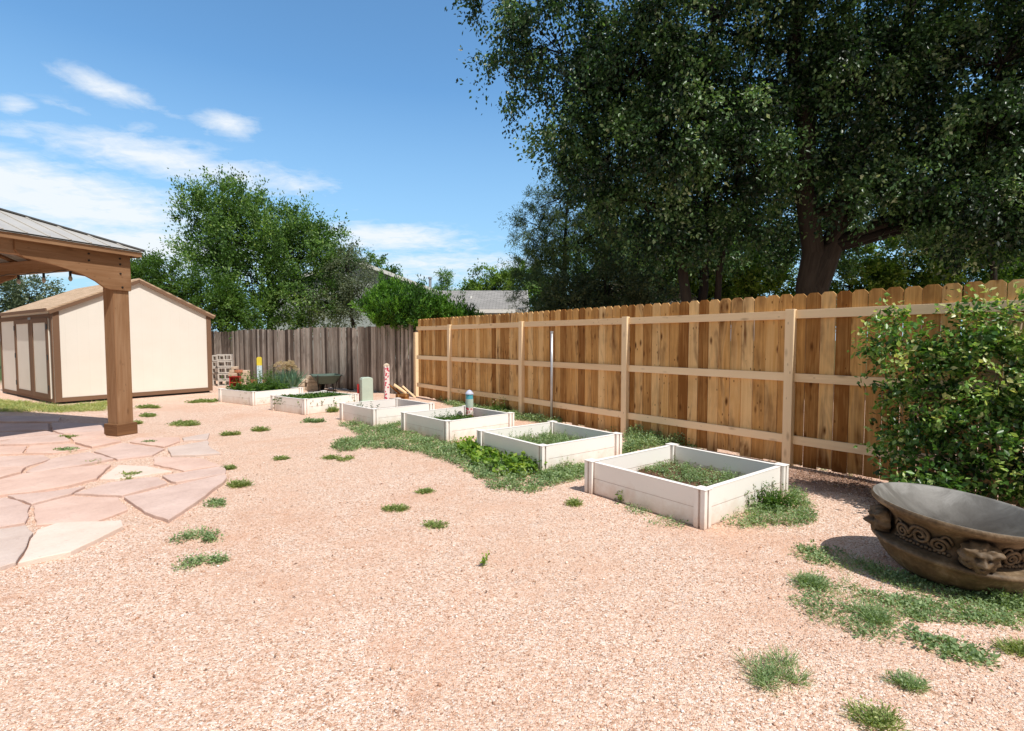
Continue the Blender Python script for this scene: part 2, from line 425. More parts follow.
class MB:
    def __init__(s):
        s.v, s.f, s.w = [], [], []

    def add(s, verts, faces, wuv):
        b = len(s.v)
        s.v += [tuple(p) for p in verts]
        for f, w in zip(faces, wuv):
            s.f.append([b + i for i in f])
            s.w += w

    def box(s, c, size, ax=None, long=None, rnd=None, jit=0.0):
        """c centre, size full sizes, ax 3 axis vectors"""
        c = Vector(c)
        if ax is None:
            ax = (Vector((1, 0, 0)), Vector((0, 1, 0)), Vector((0, 0, 1)))
        h = [x / 2 for x in size]
        if long is None:
            long = max(range(3), key=lambda i: size[i])
        rnd = random.random() if rnd is None else rnd
        off = random.random() * 9
        loc = [(i, j, k) for i in (-1, 1) for j in (-1, 1) for k in (-1, 1)]
        L = [(i * h[0], j * h[1], k * h[2]) for i, j, k in loc]
        if jit:
            L = [(a + random.uniform(-jit, jit), b + random.uniform(-jit, jit), d + random.uniform(-jit, jit)) for a, b, d in L]
        V = [c + ax[0] * a + ax[1] * b + ax[2] * d for a, b, d in L]
        F = [(0, 1, 3, 2), (4, 6, 7, 5), (0, 4, 5, 1), (2, 3, 7, 6), (0, 2, 6, 4), (1, 5, 7, 3)]
        fa = [0, 0, 1, 1, 2, 2]
        W = []
        for f, a in zip(F, fa):
            ip = [q for q in range(3) if q != a]
            if long in ip:
                o = [q for q in ip if q != long][0]
                W.append([(L[i][long] + off, L[i][o] + a * .37, rnd) for i in f])
            else:
                W.append([(L[i][ip[0]] * .3 + off, L[i][ip[1]], rnd) for i in f])
        s.add(V, F, W)
        return s

    def prism(s, poly, o, ux, uy, th, rnd=None):
        """poly 2-D points in frame (o,ux,uy), extruded th along ux x uy; grain along ux"""
        o, ux, uy = Vector(o), Vector(ux), Vector(uy)
        n = ux.cross(uy).normalized()
        rnd = random.random() if rnd is None else rnd
        off = random.random() * 9
        a = sum(poly[i][0] * poly[(i + 1) % len(poly)][1] - poly[(i + 1) % len(poly)][0] * poly[i][1] for i in range(len(poly)))
        if a < 0:
            poly = poly[::-1]
        k = len(poly)
        V = [o + ux * x + uy * y for x, y in poly] + [o + ux * x + uy * y + n * th for x, y in poly]
        F = [tuple(range(k))[::-1], tuple(range(k, 2 * k))]
        W = [[(poly[i][0] + off, poly[i][1], rnd) for i in F[0]], [(poly[i - k][0] + off, poly[i - k][1], rnd) for i in F[1]]]
        for i in range(k):
            j = (i + 1) % k
            F.append((i, j, k + j, k + i))
            W.append([(poly[i][0] + off, 0, rnd), (poly[j][0] + off, 0, rnd), (poly[j][0] + off, th, rnd), (poly[i][0] + off, th, rnd)])
        s.add(V, F, W)
        return s

    def quad(s, p, rnd=None):
        rnd = random.random() if rnd is None else rnd
        p = [Vector(q) for q in p]
        ex = (p[1] - p[0]).normalized()
        ey = (p[-1] - p[0])
        ey = (ey - ex * ey.dot(ex)).normalized()
        s.add(p, [tuple(range(len(p)))], [[((q - p[0]).dot(ex), (q - p[0]).dot(ey), rnd) for q in p]])
        return s

    def tube(s, path, rad, n=6, cap=True, rnd=None):
        path = [Vector(p) for p in path]
        rnd = random.random() if rnd is None else rnd
        if not hasattr(rad, '__len__'):
            rad = [rad] * len(path)
        V, F, W = [], [], []
        dist = 0
        ds = []
        up = Vector((.13, .21, .97)).normalized()
        T0 = (path[1] - path[0]).normalized()
        if abs(T0.dot(up)) > .9:
            up = Vector((1, .1, 0)).normalized()
        e1 = T0.cross(up).normalized()
        for i, p in enumerate(path):
            if i:
                dist += (p - path[i - 1]).length
            ds.append(dist)
            a = path[min(i + 1, len(path) - 1)] - path[max(i - 1, 0)]
            T = a.normalized() if a.length > 1e-9 else T0
            e1 = (e1 - T * e1.dot(T)).normalized()
            e2 = T.cross(e1)
            for k in range(n):
                q = 2 * PI * k / n
                V.append(p + (e1 * math.cos(q) + e2 * math.sin(q)) * rad[i])
        for i in range(len(path) - 1):
            for k in range(n):
                k2 = (k + 1) % n
                F.append((i * n + k, i * n + k2, (i + 1) * n + k2, (i + 1) * n + k))
                c0 = k / n * 2 * PI * rad[i]
                c1 = (k + 1) / n * 2 * PI * rad[i]
                W.append([(ds[i], c0, rnd), (ds[i], c1, rnd), (ds[i + 1], c1, rnd), (ds[i + 1], c0, rnd)])
        if cap:
            F.append(tuple(range(n))[::-1])
            W.append([(0, 0, rnd)] * n)
            b = (len(path) - 1) * n
            F.append(tuple(range(b, b + n)))
            W.append([(0, 0, rnd)] * n)
        s.add(V, F, W)
        return s

    def lathe(s, prof, n=48, c=(0, 0, 0), closed=False, fn=None):
        c = Vector(c)
        V, F, W = [], [], []
        for r, z in prof:
            for k in range(n):
                a = 2 * PI * k / n
                rr, zz = (r, z) if fn is None else fn(r, z, a)
                V.append(c + Vector((rr * math.cos(a), rr * math.sin(a), zz)))
        m = len(prof)
        for i in range(m - 1 + (1 if closed else 0)):
            j = (i + 1) % m
            for k in range(n):
                k2 = (k + 1) % n
                F.append((i * n + k, i * n + k2, j * n + k2, j * n + k))
                W.append([(0, 0, 0)] * 4)
        s.add(V, F, W)
        return s

    def build(s, name, mat, parent=None, bevel=0.0, smooth=False, merge=False, seg=2):
        me = bpy.data.meshes.new(name)
        me.from_pydata(s.v, [], s.f)
        at = me.attributes.new('wuv', 'FLOAT_VECTOR', 'CORNER')
        at.data.foreach_set('vector', np.array(s.w, dtype=np.float32).ravel())
        me.materials.append(mat)
        if smooth:
            me.polygons.foreach_set('use_smooth', [True] * len(me.polygons))
        me.update()
        o = bpy.data.objects.new(name, me)
        COL.objects.link(o)
        if parent is not None:
            o.parent = parent
        if bevel:
            b = o.modifiers.new('bevel', 'BEVEL')
            b.width = bevel
            b.segments = seg
            b.limit_method = 'ANGLE'
            b.angle_limit = R(50)
        return o


def tag(o, label=None, cat=None, group=None, kind=None):
    if label:
        o['label'] = label
    if cat:
        o['category'] = cat
    if group:
        o['group'] = group
    if kind:
        o['kind'] = kind
    return o


def empty(name, loc, rz=0.0, label=None, cat=None, group=None):
    o = bpy.data.objects.new(name, None)
    COL.objects.link(o)
    o.location = loc
    o.rotation_euler = (0, 0, rz)
    o.empty_display_size = .2
    return tag(o, label, cat, group)


def copy_tree(o, parent=None):
    c = o.copy()
    COL.objects.link(c)
    if parent is not None:
        c.parent = parent
    for ch in list(o.children):
        copy_tree(ch, c)
    return c


# ------------------------------------------------------------------ leaves


def unit(a):
    return a / np.maximum(np.linalg.norm(a, axis=1, keepdims=True), 1e-9)


def leaf_object(name, P, A, N, L, Wd, tone, mat, parent=None, fold=.25):
    """P base points, A leaf directions, N approximate normals, L lengths, Wd widths"""
    n = len(P)
    A = unit(A)
    S = unit(np.cross(A, N))
    N = np.cross(S, A)
    L = L[:, None]
    Wd = Wd[:, None]
    v = np.empty((n, 5, 3), dtype=np.float32)
    v[:, 0] = P
    v[:, 1] = P + A * L * .45 + S * Wd * .5
    v[:, 2] = P + A * L - N * L * .12
    v[:, 3] = P + A * L * .45 - S * Wd * .5
    v[:, 4] = P + A * L * .5 - N * Wd * fold
    idx = (np.arange(n) * 5)[:, None]
    loops = np.concatenate([idx + 0, idx + 1, idx + 2, idx + 4, idx + 0, idx + 4, idx + 2, idx + 3], axis=1).ravel().astype(np.int32)
    me = bpy.data.meshes.new(name)
    me.vertices.add(n * 5)
    me.vertices.foreach_set('co', v.ravel())
    me.loops.add(n * 8)
    me.loops.foreach_set('vertex_index', loops)
    me.polygons.add(n * 2)
    me.polygons.foreach_set('loop_start', (np.arange(n * 2) * 4).astype(np.int32))
    me.update(calc_edges=True)
    at = me.attributes.new('tone', 'FLOAT', 'POINT')
    at.data.foreach_set('value', np.repeat(np.clip(tone, 0, 1), 5).astype(np.float32))
    me.materials.append(mat)
    o = bpy.data.objects.new(name, me)
    COL.objects.link(o)
    if parent is not None:
        o.parent = parent
    return o


def twig_leaves(centres, outs, crad, nper, leaf, aspect=.5, upb=.5, twigs=7, droop=.1, spread=.16, tone_c=None):
    """leaves along short twigs radiating from each clump centre"""
    K = len(centres)
    T = twigs
    d = unit(rng.normal(size=(K, T, 3)).reshape(-1, 3) + np.repeat(outs, T, axis=0) * .9 + np.array([0, 0, .25]))
    ln = crad[:, None] * rng.uniform(.55, 1.25, size=(K, T))
    ln = ln.reshape(-1)
    base = np.repeat(centres, T, axis=0)
    m = max(1, nper // T)
    t = rng.uniform(.08, 1.0, size=(K * T, m)) ** .8
    P = base[:, None, :] + d[:, None, :] * (ln[:, None] * t)[:, :, None]
    P[:, :, 2] -= droop * (ln[:, None] * t) ** 1.0 * t
    P = P + rng.normal(size=P.shape) * (spread * ln[:, None, None])
    D = np.repeat(d, m, axis=0)
    P = P.reshape(-1, 3)
    n = len(P)
    A = unit(D * .7 + rng.normal(size=(n, 3)) * .8 + np.array([0, 0, -droop * 2]))
    N = unit(rng.normal(size=(n, 3)) * .75 + np.array([0, 0, upb * 1.6]))
    L = leaf * rng.uniform(.6, 1.35, n)
    if tone_c is None:
        tone_c = rng.uniform(.15, .75, K)
    tn = np.repeat(tone_c, T * m) + rng.normal(size=n) * .16
    return P, A, N, L, L * aspect, tn


def in_blob(n, c, r, inner=.35):
    d = unit(rng.normal(size=(n, 3)))
    q = (inner ** 3 + (1 - inner ** 3) * rng.random(n)) ** (1 / 3)
    r = np.array(r if hasattr(r, '__len__') else (r, r, r), dtype=float)
    return np.array(c) + d * q[:, None] * r, d


def tree(name, label, cat, base, blobs, stems, leaf, mat, dens=1.0, crad=.5, nper=90, aspect=.5, upb=.5,
         droop=.15, twigs=8, bark=None, group=None, spread=.16, twig_r=.012, tone=(.15, .75), trunkname='trunk', tone_h=0.0):
    """base: ground point; blobs: (centre, radius, clumps); stems: list of (path, r0, r1) in world coordinates"""
    base = Vector(base)
    root = empty(name, base, 0, label, cat, group)
    B = np.array(base)
    Cs, Os = [], []
    mb = MB()
    tops = []
    for path, r0, r1 in stems:
        pts = [Vector(p) - base for p in path]
        # refine the path with small wobbles
        q = [pts[0]]
        for a, b in zip(pts[:-1], pts[1:]):
            seg = max(2, int((b - a).length / .6))
            for i in range(1, seg + 1):
                w = (b - a).length * .035
                q.append(a.lerp(b, i / seg) + Vector((random.uniform(-w, w), random.uniform(-w, w), 0)))
        k = len(q)
        mb.tube(q, [r0 + (r1 - r0) * (i / (k - 1)) ** .8 for i in range(k)], 9)
        tops.append([(p, r0 + (r1 - r0) * (i / (k - 1)) ** .8) for i, p in enumerate(q)])
    nodes = [x for t in tops for x in t[len(t) // 3:]]
    for c, r, n in blobs:
        n = max(3, int(n * dens))
        P, d = in_blob(n, np.array(c) - B, r)
        Cs.append(P)
        Os.append(d)
        cc = Vector(np.array(c) - B)
        # one limb into the blob
        near = min(nodes, key=lambda x: (x[0] - cc).length + (2.5 if x[0].z > cc.z else 0))
        a = near[0]
        mid = a.lerp(cc, .5) + Vector((random.uniform(-.15, .15), random.uniform(-.15, .15), .12 * (cc - a).length))
        limb = [a, a.lerp(mid, .5), mid, mid.lerp(cc, .5) + Vector((0, 0, .05)), cc]
        lr = min(near[1] * .6, .03 + .035 * (cc - a).length)
        mb.tube(limb, [lr, lr * .8, lr * .6, lr * .45, lr * .3], 6)
        anchors = limb[1:]
        for p in P[:: 2]:
            p = Vector(p)
            s0 = min(anchors, key=lambda x: (x - p).length)
            md = s0.lerp(p, .5) + Vector((random.uniform(-.1, .1), random.uniform(-.1, .1), .08)) * (p - s0).length
            mb.tube([s0, md, p], [twig_r * 1.6, twig_r, twig_r * .5], 4, cap=False)
    mb.build(trunkname, bark or M['bark'], root, smooth=True)
    Cs = np.concatenate(Cs)
    Os = np.concatenate(Os)
    k = len(Cs)
    tc = rng.uniform(tone[0], tone[1], k)
    P, A, N, L, W, tn = twig_leaves(Cs, Os, crad * rng.uniform(.7, 1.3, k), nper, leaf, aspect, upb, twigs, droop, spread, tc)
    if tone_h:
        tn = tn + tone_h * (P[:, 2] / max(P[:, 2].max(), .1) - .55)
    leaf_object('crown', P, A, N, L, W, tn, mat, root)
    return root


# ------------------------------------------------------------------ ground
mb = MB()
xs = [-600, -60, -20, 20, 60, 600]
ys = [-600, -40, 0, 30, 60, 900]
for i in range(5):
    for j in range(5):
        mb.quad([(xs[i], ys[j], 0), (xs[i + 1], ys[j], 0), (xs[i + 1], ys[j + 1], 0), (xs[i], ys[j + 1], 0)])
tag(mb.build('ground', M['gravel']), kind='structure')


def pebbles():
    # loose stones, densest close to the path of the viewer, over the whole near yard
    pts, sz = [], []
    n = 150000
    r = 1.2 + 6.0 * rng.random(n) ** .8
    th = rng.uniform(R(32), R(142), n)
    x = r * np.cos(th)
    y = r * np.sin(th)
    s = rng.uniform(.0017, .0042, n) * (1 + (rng.random(n) < .05) * rng.uniform(.4, 1.6, n))
    # keep out of planter and fence line
    ac = (x - 3.04) * .791 + (y - 5.6) * .612
    keep = (ac < .1)
    x, y, s = x[keep], y[keep], s[keep]
    n = len(x)
    base = np.array([[1, 0, 0], [-1, 0, 0], [0, 1, 0], [0, -1, 0], [0, 0, 1], [0, 0, -1]], dtype=float)
    V = base[None] * (1 + rng.uniform(-.35, .35, (n, 6, 3)))
    V += rng.uniform(-.3, .3, (n, 6, 3))
    ang = rng.uniform(0, 2 * PI, n)
    ca, sa = np.cos(ang), np.sin(ang)
    X = V[:, :, 0] * ca[:, None] - V[:, :, 1] * sa[:, None]
    Y = V[:, :, 0] * sa[:, None] + V[:, :, 1] * ca[:, None]
    V[:, :, 0] = X
    V[:, :, 1] = Y
    V[:, :, 2] *= .65
    V *= s[:, None, None]
    V[:, :, 0] += x[:, None]
    V[:, :, 1] += y[:, None]
    V[:, :, 2] += (s * .3)[:, None]
    F = np.array([[0, 2, 4], [2, 1, 4], [1, 3, 4], [3, 0, 4], [2, 0, 5], [1, 2, 5], [3, 1, 5], [0, 3, 5]])
    loops = (F[None] + (np.arange(n) * 6)[:, None, None]).ravel().astype(np.int32)
    me = bpy.data.meshes.new('loose_gravel')
    me.vertices.add(n * 6)
    me.vertices.foreach_set('co', V.astype(np.float32).ravel())
    me.loops.add(n * 24)
    me.loops.foreach_set('vertex_index', loops)
    me.polygons.add(n * 8)
    me.polygons.foreach_set('loop_start', (np.arange(n * 8) * 3).astype(np.int32))
    me.update(calc_edges=True)
    at = me.attributes.new('tone', 'FLOAT', 'POINT')
    at.data.foreach_set('value', np.repeat(rng.random(n), 6).astype(np.float32))
    me.materials.append(M['pebble'])
    o = bpy.data.objects.new('loose_gravel', me)
    COL.objects.link(o)
    tag(o, 'pink and tan crushed gravel scattered loose over the whole yard', 'gravel', kind='stuff')


pebbles()

# ------------------------------------------------------------------ flagstones
FL = [
    ([(505, 395), (925, 303), (930, 318), (915, 337), (800, 420), (690, 490), (590, 455), (540, 420)], 'mauve', 'large mauve flagstone forming the pointed front corner of the patio'),
    ([(662, 308), (760, 292), (925, 266), (925, 299), (720, 333), (700, 330)], 'mauve', 'narrow mauve flagstone along the right rim, behind the pointed corner stone'),
    ([(632, 228), (830, 234), (906, 262), (752, 284), (626, 258)], 'pink', 'pinkish flagstone behind the narrow rim stone, gravel on its right'),
    ([(686, 194), (850, 163), (860, 188), (905, 216), (800, 224), (700, 226)], 'grey', 'pale greyish flagstone with a ragged edge at the far right corner'),
    ([(405, 320), (482, 262), (600, 264), (708, 285), (600, 302), (470, 320)], 'buff', 'cream wedge shaped flagstone in the middle with weeds along its front'),
    ([(300, 378), (450, 332), (600, 312), (650, 312), (688, 336), (500, 388), (400, 384)], 'mauve', 'mauve flagstone between the cream wedge and the pointed corner stone'),
    ([(135, 428), (288, 390), (488, 394), (525, 442), (400, 488), (145, 505)], 'pink', 'broad rosy flagstone just behind the cream front stone'),
    ([(150, 532), (230, 503), (500, 492), (508, 515), (400, 570), (290, 622), (70, 670)], 'buff', 'cream flagstone at the very front edge of the patio'),
    ([(-60, 535), (108, 512), (138, 542), (66, 662), (-60, 700)], 'grey', 'whitish and mauve flagstone at the front left beside the cream stone'),
    ([(-40, 410), (22, 396), (128, 428), (103, 497), (-40, 524)], 'mauve', 'mauve flagstone left of the broad rosy one'),
    ([(28, 388), (180, 374), (350, 349), (295, 378), (128, 422)], 'mauve', 'thin tapering mauve flagstone behind the broad rosy one'),
    ([(-60, 340), (90, 300), (320, 272), (455, 262), (398, 318), (280, 348), (110, 376), (-60, 392)], 'pink', 'long pink flagstone reaching across the left half of the patio'),
    ([(104, 292), (217, 238), (365, 212), (468, 238), (330, 265), (130, 295)], 'mauve', 'mauve flagstone behind the long pink stone with a weed on its far edge'),
    ([(-60, 228), (180, 220), (208, 236), (108, 267), (-60, 270)], 'mauve', 'long mauve flagstone at the left, in front of the dense weed patch'),
    ([(-60, 276), (108, 272), (88, 294), (-60, 332)], 'pink', 'small pink flagstone at the left behind the long pink one'),
    ([(382, 207), (500, 172), (625, 188), (675, 196), (625, 222), (480, 240)], 'mauve', 'mauve flagstone between the post and the cream wedge'),
    ([(305, 172), (440, 152), (498, 166), (376, 190)], 'pink', 'pink flagstone just in front of the wooden post block'),
    ([(120, 184), (285, 174), (366, 194), (215, 214), (100, 214)], 'pink', 'pink flagstone left of the post with a green weed patch on it'),
    ([(-60, 186), (112, 184), (94, 214), (-60, 220)], 'pink', 'pink flagstone at the far left, touching the roof shadow'),
    ([(-60, 182), (100, 150), (255, 138), (288, 166), (120, 178)], 'mauve', 'flagstone half in the shadow of the pavilion roof'),
    ([(560, 150), (735, 150), (738, 165), (672, 188), (530, 168)], 'pink', 'pink flagstone right of the wooden post block'),
    ([(745, 152), (860, 132), (850, 158), (750, 163)], 'grey', 'small pale flagstone at the far right rim of the patio'),
    ([(-60, 132), (195, 127), (238, 136), (100, 148), (-60, 176)], 'mauve', 'shaded flagstone at the left under the pavilion roof'),
    ([(210, 92), (440, 95), (425, 124), (260, 135), (212, 122)], 'mauve', 'shaded flagstone directly behind the wooden post'),
    ([(-60, 92), (200, 92), (200, 120), (-60, 128)], 'pink', 'shaded pink flagstone deep under the pavilion roof'),
    ([(-60, 66), (250, 66), (240, 88), (-60, 88)], 'mauve', 'rearmost shaded flagstone next to the grass by the shed'),
    ([(285, 136), (425, 108), (436, 148), (300, 168)], 'pink', 'flagstone touching the left side of the wooden post block'),
]
for poly, colr, lab in FL:
    g = [G(x / 4.096, 400 + y / 4.096, .03) for x, y in poly]
    cx = sum(p.x for p in g) / len(g)
    cy = sum(p.y for p in g) / len(g)
    # break long edges into ragged ones
    out = []
    for i in range(len(g)):
        a, b = g[i], g[(i + 1) % len(g)]
        k = max(1, int((b - a).length / .09))
        nrm = Vector((-(b - a).y, (b - a).x, 0)).normalized()
        for q in range(k):
            w = 0 if q == 0 else random.uniform(-.009, .009)
            p = a.lerp(b, q / k) + nrm * w
            out.append((p.x - cx, p.y - cy))
    # pull each stone in a little so that a joint is left
    out = [(x * (1 - .004 / max(.05, math.hypot(x, y))), y * (1 - .004 / max(.05, math.hypot(x, y)))) for x, y in out]
    th = random.uniform(.018, .034)
    mb = MB()
    mb.prism(out, (0, 0, -.02), (1, 0, 0), (0, 1, 0), th + .02)
    o = mb.build('flagstone', M['flag_' + colr], bevel=.006)
    o.location = (cx, cy, 0)
    o.rotation_euler = (random.uniform(-.006, .006), random.uniform(-.006, .006), 0)
    tag(o, lab, 'flagstone', 'flagstones of the patio')

# ------------------------------------------------------------------ new cedar fence
F0 = Vector((3.01, 5.62, 0))
FD = Vector((-.612, .791, 0)).normalized()
FN = Vector((.791, .612, 0)).normalized()      # away from the yard
SP = 2.40
root = empty('wooden_fence', F0, 0, 'new golden cedar picket fence with pale posts and three rails, right of the garden beds', 'fence')
UP = Vector((0, 0, 1))
tend = 8.62
posts = [-4.8, -2.4, 0, 2.264, 4.627, 7.108]
for k in posts:
    mb = MB()
    mb.box(FD * k + UP * .85, (.092, .092, 1.70), (FD, FN, UP))
    mb.build('post', M['pine'], root, bevel=.003)
bays = list(zip(posts, posts[1:] + [tend]))
for a, b in bays:
    for z in (1.645, .965, .295):
        mb = MB()
        last = b >= tend - .01
        p0 = FD * (a + .047) + UP * (z + random.uniform(-.006, .006)) + FN * .012
        p1 = FD * (b - (.047 if not last else -.03)) + UP * (z + random.uniform(-.006, .006)) + FN * .012
        d = (p1 - p0)
        L = d.length
        d.normalize()
        mb.box((p0 + p1) / 2, (L, .038, .09), (d, FN, d.cross(FN) * -1 if d.cross(FN).z < 0 else d.cross(FN)))
        mb.build('rail', M['pine'], root, bevel=.002)


def picket_panel(mb, a, b, org, D, N, hfun, w=.14, gap=.0055, th=.016, off=.04, zb=.022, dog=True, lean=.002, hj=.004):
    n = max(1, round((b - a) / w))
    ww = (b - a) / n
    for i in range(n):
        c = a + (i + .5) * ww
        h = hfun(c) + random.uniform(-hj, hj)
        wd = ww - gap - random.uniform(0, .003)
        hw = wd / 2
        z0 = zb + random.uniform(-.02, .02)
        if dog:
            k = .03
            poly = [(z0, -hw), (z0, hw), (h - k, hw), (h, hw - k), (h, -hw + k), (h - k, -hw)]
        else:
            poly = [(z0, -hw), (z0, hw), (h + random.uniform(-.012, .012), hw), (h, -hw)]
        ln = random.uniform(-lean, lean)
        ux = (UP + D * ln).normalized()
        o = org + D * c + N * (off + random.uniform(-.002, .003))
        mb.prism(poly, o, ux, D, th if ux.cross(D).dot(N) > 0 else th)
    return mb


rel = Vector((0, 0, 0))
for a, b in bays:
    mb = MB()
    picket_panel(mb, a, b, rel, FD, FN, lambda c: 1.865)
    mb.build('picket_panel', M['cedar'], root)

# ------------------------------------------------------------------ old fence
OC = Vector((-2.42, 12.83, 0))
OD = Vector((-.84, .54, 0)).normalized()
ON = Vector((.54, .84, 0)).normalized()
root = empty('weathered_fence', OC, 0, 'old weathered grey plank fence running across the back from the corner to the shed', 'fence')
for i, (a, b) in enumerate([(0, 2.4), (2.4, 4.8), (4.8, 7.2), (7.2, 9.6), (9.6, 12.6), (12.6, 16)]):
    mb = MB()
    picket_panel(mb, a, b, rel, OD, ON, lambda c: 1.74 + .025 * math.sin(c * 2.1) - .008 * c, w=.088, gap=.008, th=.014, off=0, zb=.03, dog=False, lean=.012, hj=.02)
    mb.build('picket_panel', M['oldwood'], root)
    mb = MB()
    mb.box(OD * a + ON * .075 + UP * .80, (.09, .09, 1.6), (OD, ON, UP))
    mb.build('post', M['oldwood'], root)
    for z in (.35, 1.4):
        mb = MB()
        mb.box(OD * ((a + b) / 2) + ON * .038 + UP * z, (b - a - .01, .036, .085), (OD, ON, UP))
        mb.build('rail', M['oldwood'], root)
mb = MB()
mb.box(Vector((.09, -.20, .78)), (.09, .09, 1.56), (FD, FN, UP), jit=.004)
o = mb.build('fence_post', M['pine'], None)
o.location = OC
tag(o, 'short pale weathered post standing in the corner between the old and the new fence', 'post')

# ------------------------------------------------------------------ garden beds


def bed_post(mb):
    h, n, d = .045, .009, .016
    poly = []
    for k in range(4):
        a = k * PI / 2
        for x, y in ((h, -h), (h, -n), (h - d, -n), (h - d, n), (h, n)):
            poly.append((x * math.cos(a) - y * math.sin(a), x * math.sin(a) + y * math.cos(a)))
    mb.prism(poly, (0, 0, 0), (1, 0, 0), (0, 1, 0), .288)


def make_bed(loc, rz, sx, sy, label):
    root = empty('raised_garden_bed', loc, rz, label, 'garden bed', 'white raised garden beds in a row along the fence')
    hx, hy = sx / 2, sy / 2
    for x in (-1, 1):
        for y in (-1, 1):
            mb = MB()
            bed_post(mb)
            o = mb.build('corner_post', M['vinyl'], root, bevel=.002)
            o.location = (x * (hx - .045), y * (hy - .045), 0)
            mb = MB()
            mb.box((0, 0, .2915), (.098, .098, .007))
            c = mb.build('post_cap', M['vinyl'], o, bevel=.002)
    for sgn, horizontal in ((-1, 1), (1, 1), (-1, 0), (1, 0)):
        mb = MB()
        for z in (.071, .212):
            if horizontal:
                mb.box((0, sgn * (hy - .045), z), (sx - .182, .036, .137))
            else:
                mb.box((sgn * (hx - .045), 0, z), (.036, sy - .182, .137))
        if horizontal:
            mb.box((0, sgn * (hy - .045), .141), (sx - .182, .030, .008))
            mb.box((0, sgn * (hy - .045), .283), (sx - .182, .040, .006))
        else:
            mb.box((sgn * (hx - .045), 0, .141), (.030, sy - .182, .008))
            mb.box((sgn * (hx - .045), 0, .283), (.040, sy - .182, .006))
        mb.build('side_board', M['vinyl'], root, bevel=.0015)
    # soil: a lumpy little grid
    mb = MB()
    n = 14
    ix, iy = hx - .066, hy - .066
    hh = [[.105 + random.uniform(-.012, .012) + .02 * math.sin(i * .9) * math.cos(j * .7) for j in range(n + 1)] for i in range(n + 1)]
    for i in range(n):
        for j in range(n):
            q = [(i, j), (i + 1, j), (i + 1, j + 1), (i, j + 1)]
            mb.quad([(-ix + 2 * ix * a / n, -iy + 2 * iy * b / n, hh[a][b]) for a, b in q])
    mb.build('soil', M['soil'], root)
    return root


def centre(*c):
    return Vector((sum(p[0] for p in c) / len(c), sum(p[1] for p in c) / len(c), 0))


BA = math.atan2(-.791, .612)      # long sides follow the fence
BEDS = [
    (centre((.66, 4.60), (1.38, 3.73), (2.39, 4.47), (1.67, 5.37)), R(-52.5), 1.20, 1.28, 'large white raised bed nearest the camera, half bare soil inside'),
    (centre((-.43, 6.19), (.3, 5.27), (1.25, 5.96), (.58, 6.88)), R(-52.5), 1.20, 1.22, 'white raised bed full of weeds, second nearest, below the thin metal pole'),
    (centre((-1.68, 7.73), (-.88, 6.9), (.04, 7.66), (-.73, 8.5)), R(-48), 1.18, 1.22, 'white raised bed holding the colourful painted pole with a blue top'),
    (centre((-2.99, 8.89), (-2.2, 8.14), (-1.30, 8.82), (-2.08, 9.6)), R(-46), 1.16, 1.16, 'white raised bed with the red and pink floral stake rising from it'),
    (centre((-4.71, 10.09), (-3.84, 9.62), (-3.03, 10.28), (-4.0, 11.0)), R(-36), 1.16, 1.20, 'white raised bed with low leafy crop in front of the green wheelbarrow'),
    (centre((-6.5, 11.5), (-5.35, 10.75), (-4.75, 11.75), (-5.9, 12.5)), R(-33), 1.34, 1.2, 'farthest white raised bed, tall plants and a yellow topped stake in it'),
]
bed_roots = []
for b in BEDS:
    bed_roots.append(make_bed(b[0], *b[1:]))

# ------------------------------------------------------------------ small plants


def sample_poly(poly, n):
    xs_ = [p[0] for p in poly]
    ys_ = [p[1] for p in poly]
    out = []
    x0, x1, y0, y1 = min(xs_), max(xs_), min(ys_), max(ys_)
    while len(out) < n:
        x, y = random.uniform(x0, x1), random.uniform(y0, y1)
        c = False
        j = len(poly) - 1
        for i in range(len(poly)):
            if (ys_[i] > y) != (ys_[j] > y) and x < (xs_[j] - xs_[i]) * (y - ys_[i]) / (ys_[j] - ys_[i]) + xs_[i]:
                c = not c
            j = i
        if c:
            out.append((x, y))
    return out


def noisef(x, y, s=1.0):
    return (math.sin(x * 3.1 * s + 1.3) * math.cos(y * 2.7 * s - .4) + math.sin(x * 7.3 * s - y * 5.1 * s) * .6 + math.sin(y * 11.7 * s + x * 4 * s) * .35) / 1.6


def mat_leaves(points, h, leaf, per=26, rad=.05, aspect=.55, z0=0.0, tone=(.2, .8)):
    """low rosettes: leaves around each point from the ground to h"""
    pts = np.array(points)
    n = len(pts)
    H = h if hasattr(h, '__len__') else np.full(n, h)
    a = rng.uniform(0, 2 * PI, (n, per))
    r = rad * np.sqrt(rng.random((n, per))) * rng.uniform(.6, 1.3, (n, 1))
    X = pts[:, 0][:, None] + r * np.cos(a)
    Y = pts[:, 1][:, None] + r * np.sin(a)
    zz = rng.random((n, per)) ** 1.3 * H[:, None] + z0 + .003
    P = np.stack([X, Y, zz], -1).reshape(-1, 3)
    d = np.stack([np.cos(a), np.sin(a), rng.uniform(-.1, .9, a.shape)], -1).reshape(-1, 3)
    k = len(P)
    A = unit(d + rng.normal(size=(k, 3)) * .5)
    N = unit(rng.normal(size=(k, 3)) * .5 + np.array([0, 0, 1.1]))
    L = leaf * rng.uniform(.55, 1.4, k)
    tc = np.repeat(rng.uniform(tone[0], tone[1], n), per) + rng.normal(size=k) * .15
    return P, A, N, L, L * aspect, tc


def cat(*sets):
    return tuple(np.concatenate([s[i] for s in sets]) for i in range(6))


